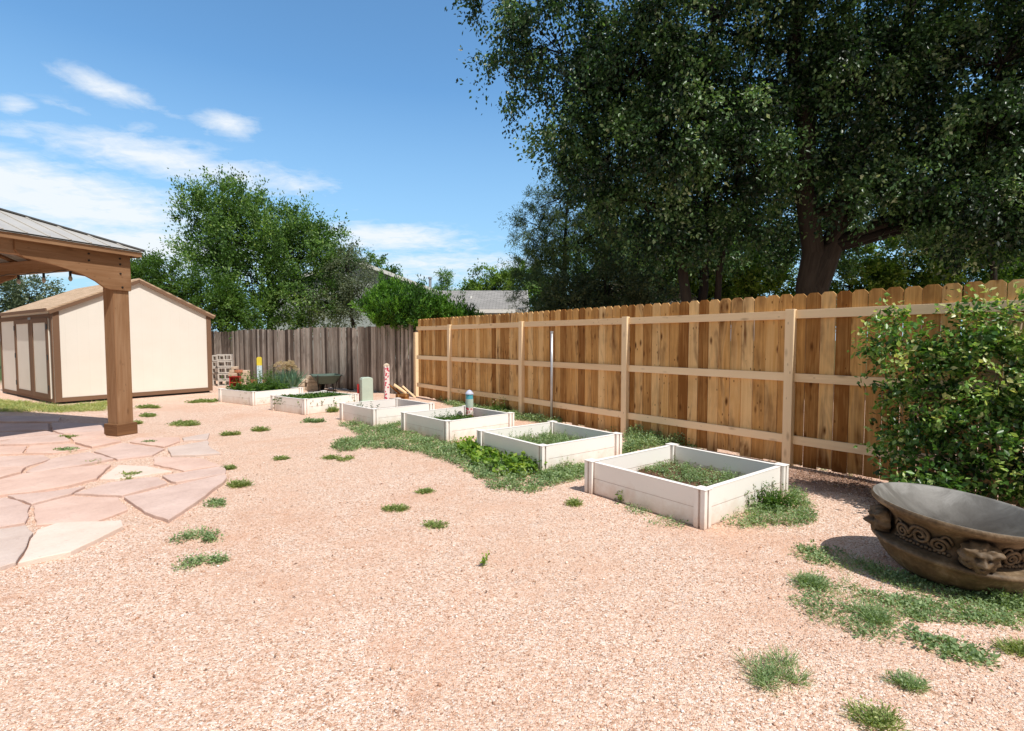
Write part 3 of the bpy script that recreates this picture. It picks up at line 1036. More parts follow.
def blades(points, h, per=14, w=.004, spread=.5, rad=.03, z0=0.0, tone=(.2, .8)):
    pts = np.array(points)
    n = len(pts)
    H = np.array(h) if hasattr(h, '__len__') else np.full(n, h)
    a = rng.uniform(0, 2 * PI, (n, per))
    r = rad * rng.random((n, per))
    P = np.stack([pts[:, 0][:, None] + r * np.cos(a), pts[:, 1][:, None] + r * np.sin(a), np.full(a.shape, z0)], -1).reshape(-1, 3)
    A = np.stack([np.cos(a) * spread, np.sin(a) * spread, rng.uniform(.5, 1.2, a.shape)], -1).reshape(-1, 3)
    k = len(P)
    A = unit(A + rng.normal(size=(k, 3)) * .2)
    N = unit(np.stack([np.cos(a), np.sin(a), np.full(a.shape, .3)], -1).reshape(-1, 3) * -1 + rng.normal(size=(k, 3)) * .3)
    L = np.repeat(H, per) * rng.uniform(.5, 1.2, k)
    tc = np.repeat(rng.uniform(tone[0], tone[1], n), per) + rng.normal(size=k) * .12
    return P, A, N, L, np.full(k, w) * rng.uniform(.7, 1.4, k), tc


def stalks(points, h, leaf, per=16, z0=0.0):
    """upright weeds: a stem with leaves up it"""
    pts = np.array(points)
    n = len(pts)
    H = rng.uniform(.5, 1.1, n) * h
    ld_ = rng.normal(size=(n, 2)) * .25
    t = rng.random((n, per))
    X = pts[:, 0][:, None] + ld_[:, 0][:, None] * t * H[:, None]
    Y = pts[:, 1][:, None] + ld_[:, 1][:, None] * t * H[:, None]
    Z = z0 + t * H[:, None]
    P = np.stack([X, Y, Z], -1).reshape(-1, 3)
    k = len(P)
    a = rng.uniform(0, 2 * PI, k)
    A = unit(np.stack([np.cos(a), np.sin(a), rng.uniform(0, 1.2, k)], -1))
    N = unit(rng.normal(size=(k, 3)) * .4 + np.array([0, 0, 1]))
    L = leaf * rng.uniform(.5, 1.2, k) * (1.15 - .5 * t.reshape(-1))
    tc = np.repeat(rng.uniform(.25, .85, n), per) + rng.normal(size=k) * .12
    # the stems themselves, as very long thin leaves
    Ps = np.stack([pts[:, 0], pts[:, 1], np.full(n, z0)], -1)
    As = np.stack([ld_[:, 0], ld_[:, 1], np.ones(n)], -1)
    Ns = unit(rng.normal(size=(n, 3)))
    return cat((P, A, N, L, L * .45, tc), (Ps, As, Ns, H * 1.0, np.full(n, .005), np.full(n, .4)))


def px_poly(pp, z=0.0):
    return [tuple(G(u, v, z)[:2]) for u, v in pp]


def clip_beds(points, m=.02):
    out = []
    for x, y in points:
        ok = True
        for c, rz, sx, sy, _ in BEDS:
            dx, dy = x - c.x, y - c.y
            lx = dx * math.cos(rz) + dy * math.sin(rz)
            ly = -dx * math.sin(rz) + dy * math.cos(rz)
            if abs(lx) < sx / 2 + m and abs(ly) < sy / 2 + m:
                ok = False
                break
        if ok:
            out.append((x, y))
    return out


COVER = [
    ([(334, 446), (362, 436), (340, 425), (400, 421), (446, 438), (482, 450), (540, 466), (588, 464), (588, 479), (560, 484), (530, 493), (497, 491), (478, 478), (458, 465), (430, 457), (400, 449), (366, 449), (338, 455)], 1500, .065, .024),
    ([(545, 468), (588, 458), (626, 452), (640, 436), (632, 452), (588, 466), (586, 478), (545, 480)], 320, .075, .024),
    ([(500, 406), (552, 410), (622, 427), (700, 443), (716, 449), (660, 446), (625, 455), (628, 436), (556, 419), (520, 414)], 1300, .13, .028),
    ([(436, 400), (520, 409), (575, 420), (560, 426), (515, 420), (460, 410)], 800, .10, .028),
    ([(700, 443), (760, 452), (800, 462), (850, 470), (846, 474), (790, 468), (716, 451)], 120, .04, .015),
    ([(626, 498), (655, 512), (704, 529), (690, 531), (650, 524), (630, 514)], 130, .03, .015),
    ([(710, 530), (745, 505), (792, 490), (806, 500), (816, 520), (790, 528), (740, 528)], 260, .07, .018),
    ([(800, 546), (850, 555), (890, 572), (950, 586), (1024, 596), (1060, 605), (1060, 628), (985, 606), (940, 600), (860, 575), (800, 560)], 520, .028, .019),
    ([(797, 576), (850, 578), (880, 600), (898, 640), (870, 640), (830, 626), (800, 614)], 240, .026, .017),
    ([(880, 596), (960, 606), (1024, 618), (1024, 628), (950, 622), (900, 618)], 220, .024, .018),
    ([(905, 628), (950, 640), (1000, 660), (995, 671), (945, 656), (915, 644)], 60, .016, .022),
]
sets = []
for pp, n, h, lf in COVER:
    poly = px_poly(pp)
    pts = clip_beds(sample_poly(poly, n), .0)
    pts = [p for p in pts if noisef(p[0], p[1], 1.6) > (-.75 if lf > .0235 else -.3) + (random.random() - .5) * .7]
    hs = np.array([h * (.55 + .6 * max(0, noisef(x, y, 2.3) + .5)) for x, y in pts])
    sets.append(mat_leaves(pts, hs, lf, 26 if lf > .0235 or h > .05 else 11, .055))
    tall = [p for p in pts if random.random() < .09]
    if tall:
        sets.append(stalks(tall, h * 2.0, lf, 16))
for pp, n, h, lf in COVER[7:10]:
    pts = sample_poly(px_poly(pp), n // 3)
    sets.append(blades(pts, h * 1.5, 10, .003, .7, .06))
P_ = cat(*sets)
tag(leaf_object('ground_cover', *P_, M['weed']), 'low blue green weeds creeping over the gravel around the beds and planter', 'weeds', kind='stuff')

# leaf litter and mulch in the fence corner
pts = sample_poly(px_poly([(792, 470), (860, 474), (905, 500), (880, 515), (860, 492), (800, 480)]), 320)
P_ = mat_leaves(pts, .006, .020, 5, .07, .5)
tag(leaf_object('leaf_litter', *P_, M['litter']), 'dry reddish leaf litter on the ground between fence and shrub', 'leaf litter', kind='stuff')

pts = sample_poly(px_poly([(20, 600), (230, 470), (330, 420), (420, 470), (640, 560), (800, 560), (1000, 731), (30, 731)]), 330)
P_ = mat_leaves(pts, .006, .022, 1, .02, .35)
tag(leaf_object('dry_debris', *P_, M['litter']), 'dry leaf and twig bits dotted over the open gravel', 'debris', kind='stuff')

# pale grass by the shed
pts = sample_poly(px_poly([(-60, 398), (30, 403), (60, 407), (110, 402), (108, 411), (60, 413), (0, 412), (-60, 412)]), 900)
P_ = cat(blades(pts, .09, 16, .007, .8, .1, tone=(.4, 1)), )
tag(leaf_object('shed_grass', *P_, M['weed_y']), 'strip of pale dry grass along the foot of the shed', 'grass', kind='stuff')

# single weed clumps on the gravel and between the flagstones
CL = [
    (196, 538, .30, .045, 'g', 'flat green weed patch on open gravel, upper of the pair right of the front flagstones'),
    (195, 564, .27, .045, 'g', 'flat green weed patch on open gravel, lower of the pair right of the front flagstones'),
    (216, 504, .17, .04, 'g', 'small weed patch close to the pointed flagstone corner'),
    (240, 486, .16, .06, 'y', 'yellowish upright weed just right of the flagstone patio rim'),
    (229, 469, .06, .04, 'y', 'tiny weed at the right tip of the patio'),
    (64, 451, .26, .035, 'g', 'dense weed patch growing between the left flagstones'),
    (186, 425, .48, .05, 'y', 'wide low weed patch on gravel right of the wooden post'),
    (232, 435, .16, .05, 'y', 'small weed tuft in the gravel, left one of the neighbouring two before the beds'),
    (260, 431, .18, .06, 'y', 'small weed tuft in the gravel, right one of the neighbouring two before the beds'),
    (258, 404, .26, .13, 'y', 'bushy weed growing against the front of the farthest bed'),
    (303, 409, .28, .05, 'y', 'weed strip at the front corner of the leafy crop bed'),
    (332, 412, .14, .10, 'y', 'weed clump at the right end of the leafy crop bed'),
    (315, 422, .34, .05, 'g', 'green weed patch on gravel in front of the leafy crop bed'),
    (282, 459, .14, .025, 'y', 'thin dry weed on open gravel before the central weed bank'),
    (338, 459, .26, .03, 'y', 'sparse dry weed at the left tip of the weed bank'),
    (396, 510, .18, .03, 'y', 'thin dull weed in the middle of the open gravel, left of its neighbour'),
    (433, 526, .14, .02, 'y', 'thin dull weed in the middle of the open gravel, right of its neighbour'),
    (424, 492, .08, .03, 'y', 'faint small weed on gravel below the bushy weed bank'),
    (774, 677, .21, .075, 'b', 'round grassy weed tuft at the bottom right of the yard'),
    (904, 687, .10, .05, 'b', 'small grassy weed tuft right of the round one near the bottom'),
    (882, 722, .12, .05, 'y', 'sparse weed cut by the bottom edge of the photo'),
    (1018, 652, .09, .05, 'y', 'small weed tuft at the right edge below the planter'),
    (808, 584, .11, .07, 'b', 'grassy weed tuft at the left tip of the weeds beside the planter'),
    (868, 616, .18, .07, 'b', 'thick grassy weed tuft in the middle of the weeds by the planter'),
    (130, 477, .25, .03, 'y', 'thin weeds along the front of the cream wedge flagstone'),
    (92, 463, .14, .03, 'y', 'small weed between the middle flagstones'),
    (148, 443, .12, .02, 'g', 'tiny weed cushion on the stone right of the post'),
    (70, 438, .2, .035, 'y', 'dry weed in the joint left of the post block'),
    (135, 424, .14, .05, 'y', 'weed tuft just behind the wooden post block'),
    (150, 416, .3, .04, 'y', 'weed strip behind the post toward the shed wall'),
    (205, 402, .5, .05, 'y', 'low weed strip in front of the right shed corner'),
    (150, 408, .4, .05, 'y', 'pale weed strip at the foot of the cream shed wall'),
    (575, 505, .05, .05, 'y', 'tiny weed before the left corner of the nearest bed'),
    (1005, 606, .12, .1, 'g', 'leafy weed at the foot of the planter on the right'),
]
for u, v, r, h, kind, lab in CL:
    c = G(u, v)
    r *= .62
    n = int(12 + 190 * r)
    pts = []
    ang0 = random.uniform(-.4, .2)
    r /= .62 / .82
    lobes = [(0, 0, .5)] + [(random.uniform(-.62, .62), random.uniform(-.42, .42), random.uniform(.16, .36)) for _ in range(6)]
    while len(pts) < n:
        a = random.uniform(0, 2 * PI)
        q = min(1.05, abs(random.gauss(0, .6))) * (1 + .35 * math.sin(3 * a + u))
        lb = random.choice(lobes)
        x, y = r * (lb[0] + math.cos(a) * q * lb[2]), r * (.95 if kind == 'b' else .75) * (lb[1] + math.sin(a) * q * lb[2])
        pts.append((x * math.cos(ang0) - y * math.sin(ang0), x * math.sin(ang0) + y * math.cos(ang0)))
    lz = .008 + .0026 * c.y
    h = h * (1 + .02 * c.y)
    if kind == 'g':
        S = cat(mat_leaves(pts, h * .7, lz, 16, .045), stalks(pts[:: 6], h * 1.2, lz, 10))
        mt = M['weed']
    elif kind == 'b':
        S = cat(blades(pts, h, 16, .0028, .8, .03), mat_leaves(pts, h * .8, .011, 10, .035))
        mt = M['weed_y'] if random.random() < .4 else M['bright']
    else:
        S = cat(blades(pts, h, 12, .003 + .0007 * c.y, .9, .04), mat_leaves(pts, h * .7, lz, 10, .05), stalks(pts[:: 7], h * 1.4, lz, 9))
        mt = M['weed_y']
    if kind == 'b':
        mt = M['weed']
    o = leaf_object('weed_clump', *S, mt)
    o.location = c
    tag(o, lab, 'weed', 'weed clumps scattered on the gravel and patio')


def sprout(u, v, h, lab):
    c = G(u, v)
    S = stalks([(0, 0), (.012, .01), (-.012, .006)], h, .03, 16)
    o = leaf_object('seedling', *S, M['vine'])
    o.location = c
    tag(o, lab, 'seedling')


sprout(485, 566, .085, 'single tiny upright seedling alone in the middle of the gravel')
sprout(851, 476, .12, 'tiny seedling by the fence foot right of the nearest bed')

# crops and weeds inside the beds


def bed_local(i, pts):
    c, rz, sx, sy, _ = BEDS[i]
    out = []
    for x, y in pts:
        x *= (sx / 2 - .08)
        y *= (sy / 2 - .08)
        out.append((c.x + x * math.cos(rz) - y * math.sin(rz), c.y + x * math.sin(rz) + y * math.cos(rz)))
    return out


def rnd_pts(n, x0=-1, x1=1, y0=-1, y1=1, thr=-9.0):
    o = []
    while len(o) < n:
        x, y = random.uniform(x0, x1), random.uniform(y0, y1)
        if noisef(x, y, 1.1) > thr:
            o.append((x, y))
    return o


pp = bed_local(0, [p for p in rnd_pts(420) if p[1] > -.15 + .35 * noisef(p[0], p[1]) - p[0] * .45])
S = cat(mat_leaves(pp, .05, .018, 26, .05, z0=.10), stalks([p for p in pp if random.random() < .18], .13, .02, 16, .10))
tag(leaf_object('bed_weeds', *S, M['weed']), 'weeds covering the back left part of the nearest white bed', 'weeds', kind='stuff')
pp = bed_local(1, rnd_pts(520, thr=-.9))
S = cat(mat_leaves(pp, .07, .02, 26, .05, z0=.10), stalks([p for p in pp if random.random() < .3], .17, .024, 18, .10))
tag(leaf_object('bed_weeds', *S, M['weed']), 'thick weeds filling the bed below the metal pole', 'weeds', kind='stuff')
pp = bed_local(2, rnd_pts(260, -.9, .4, -.6, .8))
S = cat(mat_leaves(pp, .07, .028, 20, .05, z0=.10), stalks([p for p in pp if random.random() < .3], .18, .035, 18, .10))
tag(leaf_object('bed_weeds', *S, M['bright']), 'bright green weeds around the painted pole inside its bed', 'weeds', kind='stuff')
pp = bed_local(4, rnd_pts(420))
S = cat(mat_leaves(pp, .15, .045, 22, .07, z0=.12), )
tag(leaf_object('leafy_crop', *S, M['bright']), 'low leafy green crop filling the bed before the wheelbarrow', 'plants', kind='stuff')
pp = bed_local(5, rnd_pts(260, -.9, .7, -.9, .9))
S = cat(mat_leaves(pp, .22, .06, 26, .09, z0=.12), stalks(pp[::3], .55, .07, 26, .12))
tag(leaf_object('vegetable_plants', *S, M['bright']), 'bushy green vegetables in the farthest bed beside the yellow topped stake', 'plants', kind='stuff')


def spot_plant(name, label, cat_, u, v, z, parts):
    c = G(u, v, z)
    root = empty(name, c, 0, label, cat_)
    for pname, S, mt in parts:
        leaf_object(pname, *S, mt, root)
    return root


pts = [(random.uniform(-.22, .22), random.uniform(-.15, .15)) for _ in range(46)]
S1 = blades(pts, .50, 12, .022, .16, .04)
hd = np.array([(x + random.uniform(-.05, .05), y, random.uniform(.48, .70)) for x, y in pts for _ in range(1)])
n = len(hd) * 60
Pp = np.repeat(hd, 60, 0) + unit(rng.normal(size=(n, 3))) * .032
S2 = (Pp, unit(rng.normal(size=(n, 3))), unit(rng.normal(size=(n, 3))), np.full(n, .022), np.full(n, .012), rng.random(n))
spot_plant('onion_plants', 'tall blue green onion stalks with dry beige seed heads in the farthest bed', 'plant', 287, 389, .12,
           [('stalks', S1, M['onion']), ('seed_heads', S2, M['seed'])])
pts = [(random.uniform(-.16, .16), random.uniform(-.1, .1)) for _ in range(30)]
S1 = stalks(pts, .62, .06, 30)
spot_plant('tall_plant', 'tall loose leafy plant with pale tips between the stake and the onions', 'plant', 269, 388, .12,
           [('foliage', S1, M['silver'])])
pts = [(random.uniform(-.10, .10), random.uniform(-.08, .08)) for _ in range(22)]
S1 = cat(stalks(pts, .30, .06, 26), mat_leaves(pts, .12, .05, 14, .05))
spot_plant('silvery_plant', 'silvery blue plant at the front of the bed with the floral stake', 'plant', 367, 421, 0,
           [('foliage', S1, M['silver'])])
# squash vine climbing over the weed bank
pts = sample_poly(px_poly([(458, 448), (480, 446), (535, 464), (542, 474), (510, 480), (470, 466)]), 110)
c0 = G(505, 462)
pts = [(x - c0.x, y - c0.y) for x, y in pts]
S1 = mat_leaves(pts, .13, .055, 16, .06, .85)
root = empty('squash_vine', c0, 0, 'bright yellow green broad leaved vine heaped against the second nearest bed', 'plant')
leaf_object('foliage', *S1, M['vine'], root)
pts = [(random.uniform(-.07, .07), random.uniform(-.07, .07)) for _ in range(14)]
spot_plant('young_vine', 'small yellow green leafy plant at the front corner of the second nearest bed', 'plant', 536, 468, 0,
           [('foliage', cat(mat_leaves(pts, .20, .05, 16, .05, .8), stalks(pts, .22, .04, 14)), M['vine'])])
pts = [(random.uniform(-.09, .09), random.uniform(-.06, .06)) for _ in range(12)]
spot_plant('young_vine', 'small yellow green weed against the left board of the nearest bed', 'plant', 632, 503, 0,
           [('foliage', cat(mat_leaves(pts, .08, .03, 16, .05, .7), stalks(pts, .13, .03, 14)), M['vine'])])
pts = [(random.uniform(-.20, .22), random.uniform(-.10, .12)) for _ in range(60)]
spot_plant('upright_weed', 'upright bushy green weed against the right side of the nearest bed', 'plant', 764, 508, 0,
           [('foliage', cat(mat_leaves(pts, .10, .024, 20, .05, .6), stalks(pts, .22, .03, 20)), M['bright'])])
pts = [(random.uniform(-.25, .25), random.uniform(-.12, .12)) for _ in range(40)]
spot_plant('upright_weed', 'dark green weed with tiny pale flowers at the fence foot behind the painted pole bed', 'plant', 505, 414, 0,
           [('foliage', cat(mat_leaves(pts, .14, .035, 18, .06, .6), stalks(pts, .30, .035, 18)), M['bright']),
            ('flowers', mat_leaves([(random.uniform(-.25, .25), random.uniform(-.1, .1)) for _ in range(16)], .12, .016, 5, .03, .9, z0=.2, tone=(.7, 1)), M['seed'])])

# ------------------------------------------------------------------ metal pole
c = G(551.5, 423)
root = empty('metal_pole', c, 0, 'thin grey galvanised pole standing between the fence and the beds', 'pole')
MB().tube([(0, 0, 0), (.0, 0, 1.50)], .021, 16).build('pipe', M['galv'], root, smooth=True)
MB().tube([(0, 0, 1.485), (0, 0, 1.515)], .026, 16).build('pipe_cap', M['galv'], root)

# ------------------------------------------------------------------ painted stakes and pedestal
c = G(387, 408, .1)
c.z = 0
root = empty('floral_stake', c, .5, 'pink and red floral painted stake standing in a white bed', 'garden stake')
MB().box((0, 0, .08), (.05, .05, .34)).build('stake_foot', M['black'], root)
MB().box((0, 0, .565), (.088, .088, .63)).build('painted_panel', M['floral'], root, bevel=.004)
mb = MB()
mb.lathe([(.06, .88), (.055, .905), (.03, .93), (.001, .94)], 4)
mb.build('stake_top', M['tan_block'], root)
c = G(469.5, 419, .12)
c.z = 0
root = empty('painted_pole', c, 0, 'short painted pole with teal band and domed blue top in a white bed', 'garden ornament')
MB().tube([(0, 0, .05), (0, 0, .19)], .054, 16).build('brown_base', M['red_brick'], root)
MB().tube([(0, 0, .19), (0, 0, .31)], .060, 16).build('pink_band', M['floral'], root)
MB().tube([(0, 0, .31), (0, 0, .44)], .061, 16).build('pale_band', M['grey_green'], root)
MB().tube([(0, 0, .44), (0, 0, .525)], .058, 16).build('teal_band', M['teal_paint'], root)
mb = MB()
mb.lathe([(.066, .515), (.066, .530), (.052, .548), (.028, .575), (.001, .585)], 20)
mb.build('domed_top', M['lilac'], root, smooth=True)
c = G(260, 388, .12)
c.z = 0
root = empty('painted_stake', c, .3, 'pale blue stake with a yellow top in the farthest bed', 'garden stake')
MB().box((0, 0, .40), (.12, .06, .62)).build('stake_body', M['pale_blue'], root, bevel=.004)
mb = MB()
mb.prism([(-.06, .71), (.06, .71), (.06, .90), (.035, .93), (-.035, .93), (-.06, .90)], (0, .031, 0), (1, 0, 0), (0, 0, 1), .062)
mb.build('yellow_top', M['yellow_paint'], root)
c = G(366.5, 402)
root = empty('utility_pedestal', c, .55, 'pale green plastic utility pedestal with rounded top behind the beds', 'utility box')
mb = MB()
prof = [(-.125, 0), (.125, 0), (.125, .50), (.11, .535), (.07, .55), (-.07, .55), (-.11, .535), (-.125, .50)]
mb.prism(prof, (0, .10, 0), (1, 0, 0), (0, 0, 1), .20)
mb.build('housing', M['grey_green'], root, bevel=.015, seg=3)
MB().box((0, 0, .02), (.29, .24, .04)).build('base_flange', M['grey_green'], root, bevel=.006)
c = G(358.5, 402)
o = MB().box((0, 0, .2), (.05, .012, .40)).build('marker_stake', M['red_paint'])
o.location = c
tag(o, 'flat red marker stake touching the left side of the green pedestal', 'stake')

# ------------------------------------------------------------------ wheelbarrow
c = G(327, 391)
root = empty('wheelbarrow', (c.x, c.y - .1, -.02), R(118), 'dark green wheelbarrow parked against the old grey fence', 'wheelbarrow')
mb = MB()
top = [(-.44, -.36), (.44, -.33), (.44, .33), (-.44, .36)]
bot = [(-.27, -.19), (.20, -.19), (.20, .19), (-.27, .19)]
zt, zb = .46, .24
V = [(x, y, zt) for x, y in top] + [(x, y, zb) for x, y in bot] + [(x * .94, y * .92, zt) for x, y in top] + [(x * .94, y * .92, zb + .015) for x, y in bot]
F = [(0, 4, 5, 1), (1, 5, 6, 2), (2, 6, 7, 3), (3, 7, 4, 0), (4, 7, 6, 5), (8, 9, 13, 12), (9, 10, 14, 13), (10, 11, 15, 14), (11, 8, 12, 15), (12, 13, 14, 15), (0, 1, 9, 8), (1, 2, 10, 9), (2, 3, 11, 10), (3, 0, 8, 11)]
mb.add(V, F, [[(0, 0, 0)] * 4 for _ in F])
mb.build('tray', M['green_plastic'], root, bevel=.012)
mb = MB()
mb.tube([(-.45, -.365, .46), (.45, -.335, .46), (.45, .335, .46), (-.45, .365, .46), (-.45, -.365, .46)], .012, 8)
mb.build('rim', M['green_plastic'], root, smooth=True)
for s_ in (-1, 1):
    MB().tube([(.62, s_ * .07, .17), (.2, s_ * .13, .22), (-.35, s_ * .25, .30), (-.75, s_ * .29, .50)], .016, 8).build('handle', M['black'], root)
    MB().tube([(-.02, s_ * .17, .24), (-.10, s_ * .2, .03), (-.24, s_ * .2, .03), (-.30, s_ * .24, .29)], .012, 6).build('leg', M['black'], root)
mb = MB()
mb.lathe([(.10, -.035), (.155, -.04), (.175, 0), (.155, .04), (.10, .035)], 24, closed=True)
w = mb.build('wheel', M['rubber'], root, smooth=True)
w.rotation_euler = (PI / 2, 0, 0)
w.location = (.56, 0, .175)
mb = MB()
mb.lathe([(.001, -.03), (.1, -.02), (.1, .02), (.001, .03)], 16)
mb.build('rim_disc', M['galv'], w)

# ------------------------------------------------------------------ block stacks and bricks


def block_mesh():
    mb = MB()
    # hollow block: outer shell with two cores running front to back
    L, W_, Hh, t = .40, .20, .19, .035
    mb.box((-L / 2 + t / 2, 0, Hh / 2), (t, W_, Hh - .004))
    mb.box((L / 2 - t / 2, 0, Hh / 2), (t, W_, Hh - .004))
    mb.box((0, 0, Hh / 2), (t, W_ - .004, Hh - 2 * t))
    mb.box((0, 0, t / 2 + .002), (L - 2 * t, W_ - .002, t))
    mb.box((0, 0, Hh - t / 2 - .002), (L - 2 * t, W_ - .002, t))
    return mb


cb = block_mesh().build('concrete_block', M['concrete'])
first = True
LV = ['lowest', 'second lowest', 'middle', 'second highest', 'topmost']
for sname, u, v, nb, rot in (('left', 216, 386, 5, .25), ('right', 226, 386, 5, .32)):
    c = G(u, v)
    for k in range(nb):
        o = cb if first else cb.copy()
        if not first:
            COL.objects.link(o)
        first = False
        o.location = (c.x + random.uniform(-.015, .015), c.y + random.uniform(-.015, .015) + (.25 if sname == 'left' else 0), k * .191 + (-.0))
        o.rotation_euler = (0, 0, rot + random.uniform(-.06, .06))
        if sname == 'left':
            o.scale = (1, 1, .96)
            o.location.z = k * .1835
        tag(o, '%s pale hollow concrete block of the %s stack beside the shed' % (LV[k], sname), 'concrete block', 'concrete blocks stacked beside the shed')
# red opened box with stones on it
c = G(236, 387)
root = empty('small_red_box', (c.x, c.y, 0), .3, 'small open fronted red box standing right of the concrete blocks', 'box')
mb = MB()
mb.box((0, .09, .17), (.30, .02, .30))
mb.box((-.14, -.01, .17), (.02, .2, .30))
mb.box((.14, -.01, .17), (.02, .2, .30))
mb.box((0, -.01, .02), (.26, .2, .02))
mb.box((0, -.01, .31), (.30, .22, .02))
mb.build('shell', M['red_paint'], root)
MB().box((0, -.03, .14), (.26, .14, .02)).build('shelf', M['red_paint'], root)
for i, (dx, z, sx, sz, mt, lab) in enumerate([(-.06, .37, .26, .09, 'tan_block', 'flat tan stone lying on the red box'), (.10, .46, .2, .08, 'red_brick', 'reddish brick on top of the flat tan stone'), (-.08, .46, .14, .10, 'yellow_paint', 'small yellowish stone on the left of the flat tan stone'),
                                              (-.02, .56, .16, .08, 'tan_block', 'pale stone crowning the pile on the red box')]):
    o = MB().box((0, 0, 0), (sx, .14, sz), jit=.008).build('stone', M[mt] if mt != 'yellow_paint' else M['tan_block'], bevel=.01)
    o.location = (c.x + dx, c.y, z)
    tag(o, lab, 'stone', 'stones piled on the small red box')
c = G(243.5, 387)
for k in range(3):
    o = MB().box((0, 0, 0), (.22, .2, .16), jit=.01).build('stone_block', M['tan_block'], bevel=.012)
    o.location = (c.x + random.uniform(-.02, .02), c.y + .1, .08 + k * .165)
    tag(o, '%s pale stone block of the little pile right of the red box' % ('lowest', 'middle', 'topmost')[k], 'stone block', 'pale stone blocks right of the red box')
c = G(250, 386)
bl = ['bottom left', 'bottom right', 'top left', 'top right']
for k in range(4):
    o = MB().box((0, 0, 0), (.21, .10, .085), jit=.004).build('brick', M['red_brick'], bevel=.005)
    o.location = (c.x + (k % 2) * .24 + (k // 2) * .05, c.y + .1, .10 + (k // 2) * .09 - .055)
    o.rotation_euler = (0, 0, random.uniform(-.2, .2))
    tag(o, '%s red brick of the low pile behind the farthest bed' % bl[k], 'brick', 'red bricks piled behind the farthest bed')
c = G(306, 390)
nm = ['lowest', 'second', 'third', 'topmost']
for col_ in (0, 1):
    for k in range(4 if col_ else 3):
        o = MB().box((0, 0, 0), (.34, .24, .095), jit=.008).build('paving_block', M['tan_block'], bevel=.008)
        o.location = (c.x - .15 + col_ * .38 + random.uniform(-.02, .02), c.y, .05 + k * .102)
        o.rotation_euler = (0, 0, random.uniform(-.12, .12))
        tag(o, '%s tan paving block in the %s column left of the wheelbarrow' % (nm[k], ('left', 'right')[col_]), 'paving block', 'tan paving blocks stacked left of the wheelbarrow')
# boards and offcuts in the corner
c = G(402, 399)
for i, (dx, dy, z, s_, rot, mt, lab) in enumerate([
        (-.12, 0, .18, (.42, .14, .03), (0, .75, .2), 'cedar', 'brown board offcut leaning in the fence corner'),
        (-.02, -.1, .25, (.34, .15, .03), (.2, .62, .3), 'pine', 'pale board offcut leaning over the brown one in the corner'),
        (.17, -.02, .17, (.40, .07, .03), (0, .75, .1), 'pine', 'narrow pale stick of wood leaning at the right in the corner'),
        (0, .03, .06, (.26, .2, .12), (0, 0, .5), 'cedar', 'small brown wood block lying under the leaning boards')]):
    o = MB().box((0, 0, 0), s_).build('wood_offcut', M[mt], bevel=.003)
    o.location = (c.x + dx, c.y + dy, z)
    o.rotation_euler = rot
    tag(o, lab, 'wood offcut', 'wood offcuts in the fence corner')

# ------------------------------------------------------------------ shed
TH = R(55)
root = empty('garden_shed', (-9.67, 10.97, 0), TH, 'cream garden shed with brown trim, tan shingle roof and double doors', 'shed')
W_, D_, EV, PK, FL0 = 3.18, 4.3, 2.0, 2.76, .05
mb = MB()
mb.quad([(0, 0, FL0), (W_, 0, FL0), (W_, 0, EV), (W_ / 2, 0, PK), (0, 0, EV)])
mb.quad([(W_, D_, FL0), (0, D_, FL0), (0, D_, EV), (W_ / 2, D_, PK), (W_, D_, EV)])
mb.quad([(0, D_, FL0), (0, 0, FL0), (0, 0, EV), (0, D_, EV)])
mb.quad([(W_, 0, FL0), (W_, D_, FL0), (W_, D_, EV), (W_, 0, EV)])
mb.build('wall', M['siding'], root)
X3, Y3, Z3 = Vector((1, 0, 0)), Vector((0, 1, 0)), Vector((0, 0, 1))
sl = Vector((W_ / 2, 0, PK - EV))
sll = sl.length
sl.normalize()
mb = MB()
t_ = .016
# gable trim: corner boards, base board, rake boards
mb.box((.055, -t_ / 2 - .001, (EV + FL0) / 2 - .01), (.11, t_, EV - FL0 - .02))
mb.box((W_ - .055, -t_ / 2 - .001, (EV + FL0) / 2 - .01), (.11, t_, EV - FL0 - .02))
mb.box((W_ / 2, -t_ / 2 - .004, FL0 + .045), (W_ - .222, t_, .09))
# side trim
mb.box((-t_ / 2 - .001, .06, (EV + FL0) / 2 - .02), (t_, .09, EV - FL0))
mb.box((-t_ / 2 - .001, D_ - .06, (EV + FL0) / 2 - .02), (t_, .12, EV - FL0))
mb.box((-t_ / 2 - .004, D_ / 2, FL0 + .03), (t_, D_ - .24, .08))
mb.box((-t_ / 2 - .004, D_ / 2, EV - .12), (t_, D_ - .24, .10))
mb.build('trim', M['brown_trim'], root)
mb = MB()
mb.box((W_ / 2, D_ / 2, .045), (W_ - .1, D_ - .1, .088))
mb.build('floor_frame', M['black'], root)
roof = MB()
ov, oe = .05, .09
for s_ in (-1, 1):
    e = Vector((W_ / 2 + s_ * (W_ / 2 + oe), 0, EV - oe * (PK - EV) / (W_ / 2) + .02))
    r_ = Vector((W_ / 2, 0, PK + .02))
    for dz in (0,):
        a = e + Vector((0, -ov, 0))
        b = e + Vector((0, D_ + ov, 0))
        c2 = r_ + Vector((0, D_ + ov, 0))
        d = r_ + Vector((0, -ov, 0))
        up_ = Vector((0, 0, .035))
        V = [a, b, c2, d, a + up_, b + up_, c2 + up_, d + up_]
        F = [(0, 1, 2, 3), (4, 7, 6, 5), (0, 4, 5, 1), (1, 5, 6, 2), (3, 2, 6, 7), (0, 3, 7, 4)]
        roof.add(V, F, [[(0, 0, 0)] * 4 for _ in F])
rf = roof.build('roof', M['shingle_tan'], root)
